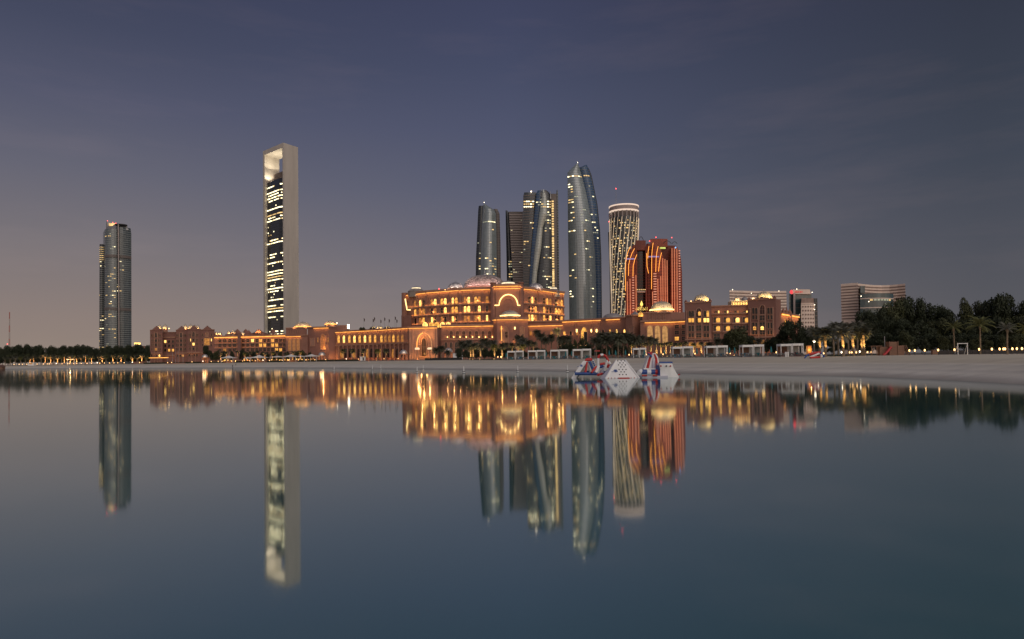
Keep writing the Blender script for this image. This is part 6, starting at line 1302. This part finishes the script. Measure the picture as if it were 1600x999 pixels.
# ---------------------------------------------------------------- inflatable water park
VW = mat('vinyl_white', (.90, .90, .89), .45, .04, .5); VR = mat('vinyl_red', (.58, .035, .030), .45, .06, .5); VB = mat('vinyl_blue', (.030, .085, .30), .45, .06, .5); VG = mat('vinyl_grey', (.22, .215, .21), .5, .08, .5); VL = mat('vinyl_lilac_and_shade', (.55, .56, .66), .45, .05, .5); VBK = mat('vinyl_black', (.02, .02, .022), .5)
DI = 97.0; gi = 'inflatable water park pieces'
def I(px, py, dy=0.0): q = P(px, py, DI + dy); return q
def slab(pts, th, name, m, root, pz=None):
    """rounded inflated panel through front points, thickness th going back"""
    pts = [Vector(p) for p in pts]; c = sum(pts, Vector()) / len(pts); mb = MB()
    mb.loft([[c + (p - c) * .94 + Vector((0, -.10, 0)) for p in pts], pts, [p + Vector((0, th * .8, 0)) for p in pts], [c + (p - c) * .96 + Vector((0, th, 0)) for p in pts]]); return mb.build(name, m, root)
# climbing wall (trapezoid pyramid)
o = thing('climbing_inflatable', 'white inflatable pyramid wall with rows of dark holes', 'inflatable', (GX(969, DI), DI, 0), gi)
fb = [I(946, 589.7, -1.2), I(998.8, 588.9, -1.2), I(976.8, 563, .9), I(963.2, 563, .9)]
lb = [I(936.5, 588.8, -.2), fb[0], fb[3], I(961.5, 563, 2.2)]
rb = [fb[1], I(1000, 587.6, 3.2), I(977.5, 563, 2.4), fb[2]]
for q in fb[:2]: q.z = -.1
lb[0].z = -.1; rb[1].z = -.1
mb = MB(); N_ = 8
def bil(q, u, v): return (q[0].lerp(q[1], u)).lerp(q[3].lerp(q[2], u), v)
nf = (fb[1] - fb[0]).cross(fb[3] - fb[0]).normalized()
if nf.y > 0: nf = -nf
mb.mesh([bil(fb, i / N_, j / N_) + nf * .10 * math.sin(math.pi * i / N_) * math.sin(math.pi * j / N_) for j in range(N_ + 1) for i in range(N_ + 1)], [(j * (N_ + 1) + i, j * (N_ + 1) + i + 1, (j + 1) * (N_ + 1) + i + 1, (j + 1) * (N_ + 1) + i) for j in range(N_) for i in range(N_)]); mb.build('front_panel', VW, o, True)
mb = MB(); mb.face(lb); mb.build('left_panel', VL, o); mb = MB(); mb.face(rb); mb.build('right_panel', VW, o)  # left panel: shaded side of the white vinyl, put into a lilac colour
mb = MB(); mb.face([fb[3], fb[2], rb[2], lb[3]]); mb.build('top_panel', VW, o); mb = MB(); mb.face([lb[3], rb[2], rb[1], lb[0]]); mb.build('back_panel', VW, o)
for a, b in ((fb[0], fb[3]), (fb[1], fb[2])): mb = MB(); mb.tube([a, b], [.16, .12], 6); mb.build('seam_tube', VW, o)
for row, (py, xs) in enumerate(((564.2, (965.3, 970.7, 976)), (567.3, (968.6, 973.7)), (570.3, (966.4, 971.8, 977.3)), (573.3, (969.8, 974.9)), (576.9, (967.2, 972.8, 978)), (580.2, (970.2, 975.5)), (583.8, (968, 973, 978.4)))):
    for px in xs:
        v = (589.2 - py) / 26.2; l_, r_ = I(946 + 17.2 * v, py), I(998.8 - 22 * v, py); u = (px - (946 + 17.2 * v)) / (52.8 - 39.2 * v); q = bil(fb, u, v) + nf * (.10 * math.sin(math.pi * u) * math.sin(math.pi * v) + .03)
        mb = MB(); e1 = Vector((1, 0, 0)); e2 = nf.cross(e1); mb.loft([[q + nf * k + (e1 * math.cos(a) + e2 * math.sin(a)) * .085 for a in [math.pi / 4 * n_ for n_ in range(8)]] for k in (-.06, .02)]); mb.build('grip_hole', VBK, o)
def decal(root, q, r, name='emblem'):
    e1 = Vector((1, 0, 0)); e2 = nf.cross(e1); e2 = -e2 if e2.z < 0 else e2; mb = MB()
    for r0, r1, a0, a1 in ((.0, r * .55, 0, 6.28), (r * .62, r, .5, 3.2), (r * .62, r, 3.7, 6.1)):
        n_ = 14
        for k in range(n_):
            aa, ab = a0 + (a1 - a0) * k / n_, a0 + (a1 - a0) * (k + 1) / n_; f_ = lambda rr, a: q + e1 * rr * 1.25 * math.cos(a) + e2 * rr * math.sin(a)
            mb.face([f_(r0, aa), f_(r1, aa), f_(r1, ab), f_(r0, ab)])
    f2 = lambda x_, y_: q + e1 * x_ + e2 * y_; mb.face([f2(-.62, -.2), f2(-.25, -.12), f2(-.25, -.06), f2(-.62, -.15)]); mb.build(name, VB, root)
decal(o, bil(fb, .24, .40) + nf * .13, .24)
mb = MB(); a, b = bil(fb, .36, .0) + Vector((0, -.55, .12)), bil(fb, .68, .0) + Vector((0, -.55, .12)); mb.box((a + b) / 2 + Vector((0, 0, -.06)), ((b - a).length, 1.1, .26)); mb.build('entry_mat', VR, o)
mb = MB()
for k in range(9): q = bil(fb, .07 + .1 * k, .05) + nf * .05; mb.box(q, (.12, .06, .06))
mb.build('ring_row', VR, o)
# A-frame with slope, left
o = thing('slide_inflatable', 'inflatable slope with red top pads and blue base at left', 'inflatable', (GX(912, DI), DI + 3, 0), gi)
sl = [I(892.3, 585, 1.6), I(900, 585.6, 1.4), I(917.6, 564.6, 2.8), I(911, 564.2, 3)]; sl[0].z = 0; sl[1].z = 0
mb = MB(); mb.loft([sl, [q + Vector((.5, 2.4, 0)) for q in sl]]); mb.build('slope', VW, o)
gs = [I(900.3, 584.5, 1.9), I(911.8, 584, 1.9), I(915.8, 566.2, 2.9)]; mb = MB(); mb.loft([gs, [q + Vector((.2, 2.2, 0)) for q in gs]]); mb.build('side_wall', VG, o)
mb = MB(); q = I(906.8, 572.3, 1.2); decal(o, I(908.4, 571.6, .9), .2)
mb = MB(); mb.tube([I(914.2, 563.2, 3), I(925.4, 562.3, 3)], .16, 8); mb.build('top_pad', VR, o); mb = MB(); mb.tube([I(915.6, 561.6, 4), I(925, 561, 4)], .15, 8); mb.build('top_pad', VR, o)
mb = MB(); mb.tube([I(917.3, 566, 2.2), I(916, 574, 1.8), I(914.6, 583, 1.4)], [.13, .16, .19], 7); mb.build('leg', VR, o)
mb = MB(); mb.tube([I(921, 565.5, 2.4), I(924.5, 573, 2.2), I(927.5, 579.5, 2)], [.18, .2, .2], 7); mb.build('leg', VB, o)
mb = MB(); mb.tube([I(919.2, 566.2, 3.4), I(921.5, 575, 3.4), I(922.6, 583, 3.4)], .2, 7); mb.build('rear_leg', VW, o)
mb = MB(); mb.tube([I(925.4, 563.2, 4), I(927.8, 570, 4), I(930, 577.5, 4)], [.24, .26, .26], 7); mb.build('rear_slope', VW, o)
for k, (px, py) in enumerate(((926.3, 565.5), (927.4, 568.2), (928.6, 571))): mb = MB(); mb.tube([I(px - .5, py, 3.65), I(px + 1.6, py - .5, 3.65)], .12, 6); mb.build('grip', VB, o)
mb = MB(); mb.tube([I(898, 584.2, 1.0), I(916, 584.2, .8), I(934.5, 584.4, .8)], .22, 8); mb.build('base_tube', VB, o); mb = MB(); mb.tube([I(898, 583, 4), I(934, 582, 4)], .27, 8); mb.build('base_tube', VB, o)
mb = MB(); mb.tube([I(924.2, 582.5, .4), I(928.8, 576.5, .8), I(932, 573.2, 1.2)], [.15, .18, .16], 7); mb.build('ramp_tube', VR, o); mb = MB(); mb.tube([I(931, 582.6, .6), I(933.4, 577, .8), I(935.4, 572, 1.2)], .22, 7); mb.build('ramp_tube', VW, o)
# arch
o = thing('arch_inflatable', 'red and white inflatable arch behind the white pyramid', 'inflatable', (GX(941, DI + 4), DI + 4, 0), gi)
def A_(px, py): return P(px, py, DI + 4)
for pts, m in (([(934.6, 572), (934.5, 565), (934.6, 560)], VW), ([(934.6, 560), (935.5, 557), (938.2, 555.1)], VR), ([(938.2, 555.1), (940.5, 554.7), (942.6, 555.0)], VW), ([(942.6, 555), (946.2, 556.6), (948.2, 559.6)], VR), ([(948.2, 559.6), (949.6, 562.4), (950.2, 565)], VR), ([(949.4, 563), (947.2, 570), (944.4, 580)], VW)): mb = MB(); mb.tube([A_(*p) for p in pts], .19, 8); mb.build('arch_tube', m, o)
mb = MB(); mb.tube([A_(934.6, 572), A_(934.4, 584)], .26, 8); mb.build('post', VW, o)
mb = MB(); mb.tube([A_(937.5, 569.6), A_(945, 568)], .18, 8); mb.build('cross_tube', VR, o); mb = MB(); mb.tube([A_(935.5, 572.6), A_(939, 573.6), A_(942.5, 571.6)], .22, 8); mb.build('swing_tube', VB, o)
mb = MB(); mb.tube([A_(951, 565), A_(953, 569), A_(952.6, 574)], [.2, .24, .2], 7); mb.build('side_tube', VW, o); mb = MB(); mb.tube([A_(949.3, 567.5), A_(950.6, 571), A_(949.2, 575)], [.15, .26, .15], 7); mb.build('side_panel', VR, o)
mb = MB(); mb.loft([[A_(936.8, 585), A_(943.2, 583), A_(947, 571.5), A_(944.2, 571.5)], [q + Vector((0, .5, 0)) for q in (A_(936.8, 585), A_(943.2, 583), A_(947, 571.5), A_(944.2, 571.5))]]); mb.build('bridge', VL, o)
mb = MB(); mb.tube([P(934.5, 586, DI - .2), P(940.5, 584.2, DI + 1.5)], .19, 8); mb.build('foot_tube', VR, o); mb = MB(); mb.tube([P(936, 583, DI + 5.5), P(953, 582, DI + 5.5)], .26, 8); mb.build('foot_tube', VB, o)
# slide tower right
o = thing('slide_inflatable', 'tall white inflatable slide with two red stripes', 'inflatable', (GX(1017, DI + 2), DI + 2, 0), gi)
def S2(px, py, d=2): return P(px, py, DI + d)
body = [S2(1005, 580.5), S2(1028.5, 580), S2(1029.8, 566), S2(1028.2, 557.5), S2(1024, 551.8), S2(1015.5, 552.5), S2(1011.8, 560)]
slab(body, 1.6, 'slide_wall', VW, o)
for pts in ([(1017.8, 553.6), (1014.6, 563), (1011.6, 575.5)], [(1022.6, 553.5), (1025.4, 561), (1026.2, 575)]): mb = MB(); mb.tube([S2(*p, 1.9) for p in pts], [.12, .18, .21], 7); mb.build('stripe_tube', VR, o)
for pts in ([(1020.2, 554), (1020.8, 564), (1020.6, 576)],): mb = MB(); mb.tube([S2(*p, 1.95) for p in pts], [.10, .22, .3], 7); mb.build('centre_panel', VL, o)
mb = MB(); mb.tube([S2(1011.5, 553.0), S2(1019, 551.6)], .18, 8); mb.build('top_pad', VR, o); mb = MB(); mb.tube([S2(1013, 552.2, 1.6), S2(1018.5, 558.5, 1.6)], .12, 6); mb.build('strap', VB, o); mb = MB(); mb.tube([S2(1018.4, 555, 1.5), S2(1015.2, 557, 1.5)], .10, 6); mb.build('strap', VB, o)
mb = MB(); mb.tube([S2(1005.6, 577.4, 1.4), S2(1027.5, 577.4, 1.2)], [.16, .16], 8); mb.build('rail_tube', VW, o)
for (a, b), m in zip(((1001.5, 1010.8), (1010.8, 1017), (1017, 1023.5), (1023.5, 1027.5)), (VB, VW, VB, VR)): mb = MB(); mb.tube([S2(a, 581.3, .2), S2(b, 581.3, .2)], .34, 9); mb.build('barrel', m, o)
mb = MB(); mb.tube([S2(998.5, 583, -.4), S2(1001.6, 579.6, .2)], .3, 8); mb.build('end_tube', VW, o)
mb = MB(); mb.box((S2(1016, 586).x, DI, .12), (3.6, 2.6, .26)); mb.build('deck', VL, o)
for a, b in ((1003, 1011), (1020, 1027)): mb = MB(); mb.tube([P(a, 587, DI - 1.4), P(b, 587.1, DI - 1.4)], .11, 7); mb.build('edge_tube', VR, o)
# quarter-pipe ramp
o = thing('ramp_inflatable', 'white flared inflatable ramp with blue top edge', 'inflatable', (GX(1043, DI), DI, 0), gi)
prof_l = [(1031.5, 586.8), (1031, 580), (1030.8, 574), (1030.4, 568)]; prof_r = [(1061, 585.8), (1055.6, 580.5), (1052.2, 574.5), (1050.4, 568)]
mb = MB(); ring = [P(a, b, DI - .6) for a, b in prof_l] + [P(a, b, DI - .6) for a, b in reversed(prof_r)]; 
for q in ring: q.z = max(q.z, -.05)
rows = []
for (a, b), (c_, d_) in zip(prof_l, prof_r):
    l_, r_ = P(a, b, DI - .6), P(c_, d_, DI - .6); rows.append([l_, l_.lerp(r_, .33) + Vector((0, -.12, 0)), l_.lerp(r_, .67) + Vector((0, -.12, 0)), r_, r_ + Vector((.1, 2.6, 0)), l_ + Vector((.1, 2.6, 0))])
for q in rows[0]: q.z = -.05
mb = MB(); mb.loft(rows); mb.build('ramp_body', VW, o)
mb = MB(); mb.tube([P(1030.2, 567.4, DI - .4), P(1050.6, 567.2, DI - .4)], .17, 8); mb.build('top_edge', VB, o); mb = MB(); mb.tube([P(1030.4, 567.2, DI + 1.8), P(1050.6, 567, DI + 1.8)], .17, 8); mb.build('top_edge', VB, o)
mb = MB(); a4 = [P(1029.2, 586, DI - .5), P(1031.6, 586, DI - .72), P(1031.4, 577, DI - .74), P(1029.6, 571, DI - .5)]; a4[0].z = a4[1].z = -.02; mb.loft([a4, [q + Vector((-.2, 1.2, 0)) for q in a4]]); mb.build('side_stripe', VB, o)
for px, m in ((1032.6, VR), (1041.2, VBK), (1047.6, VR)): mb = MB(); q = P(px, 572.2, DI - .82); mb.lathe(q, [(.02, -.12), (.12, -.05), (.12, .05), (.02, .12)], 8); mb.build('grip', m, o)
mb = MB(); mb.tube([P(1060.6, 585.6, DI - .6), P(1062, 585.2, DI + 1)], .10, 6); mb.build('tip', VR, o)
# beached red inflatable
D = 122; x = GX(1272, D); z = gz(x, D); o = thing('slide_inflatable', 'red inflatable lying on the sand near the lit palms', 'inflatable', (x, D, z), gi)
def Q(px, h, d=0): xx = GX(px, D + d); return Vector((xx, D + d, gz(xx, D + d) + h))
mb = MB(); mb.tube([Q(1264, .75), Q(1273, .95), Q(1281.5, 1.0)], .22, 8); mb.build('top_tube', VR, o); mb = MB(); mb.tube([Q(1265.5, .15, -.8), Q(1273, .15, -.8), Q(1281, .2, -.8)], .18, 8); mb.build('base_tube', VR, o)
mb = MB(); mb.tube([Q(1265.5, .2, -.4), Q(1272, .5, -.3), Q(1280, .85, -.2)], .16, 8); mb.build('slope_tube', VW, o); mb = MB(); mb.tube([Q(1257, .1, -.4), Q(1260.5, .55), Q(1264, .7)], [.1, .18, .2], 7); mb.build('side_tube', VB, o); mb = MB(); mb.tube([Q(1282, .95), Q(1285.5, .6), Q(1287, .15)], [.2, .22, .2], 7); mb.build('side_tube', VB, o); mb = MB(); mb.tube([Q(1283, .7, -.6), Q(1283.5, .2, -.6)], .2, 7); mb.build('leg', VW, o)
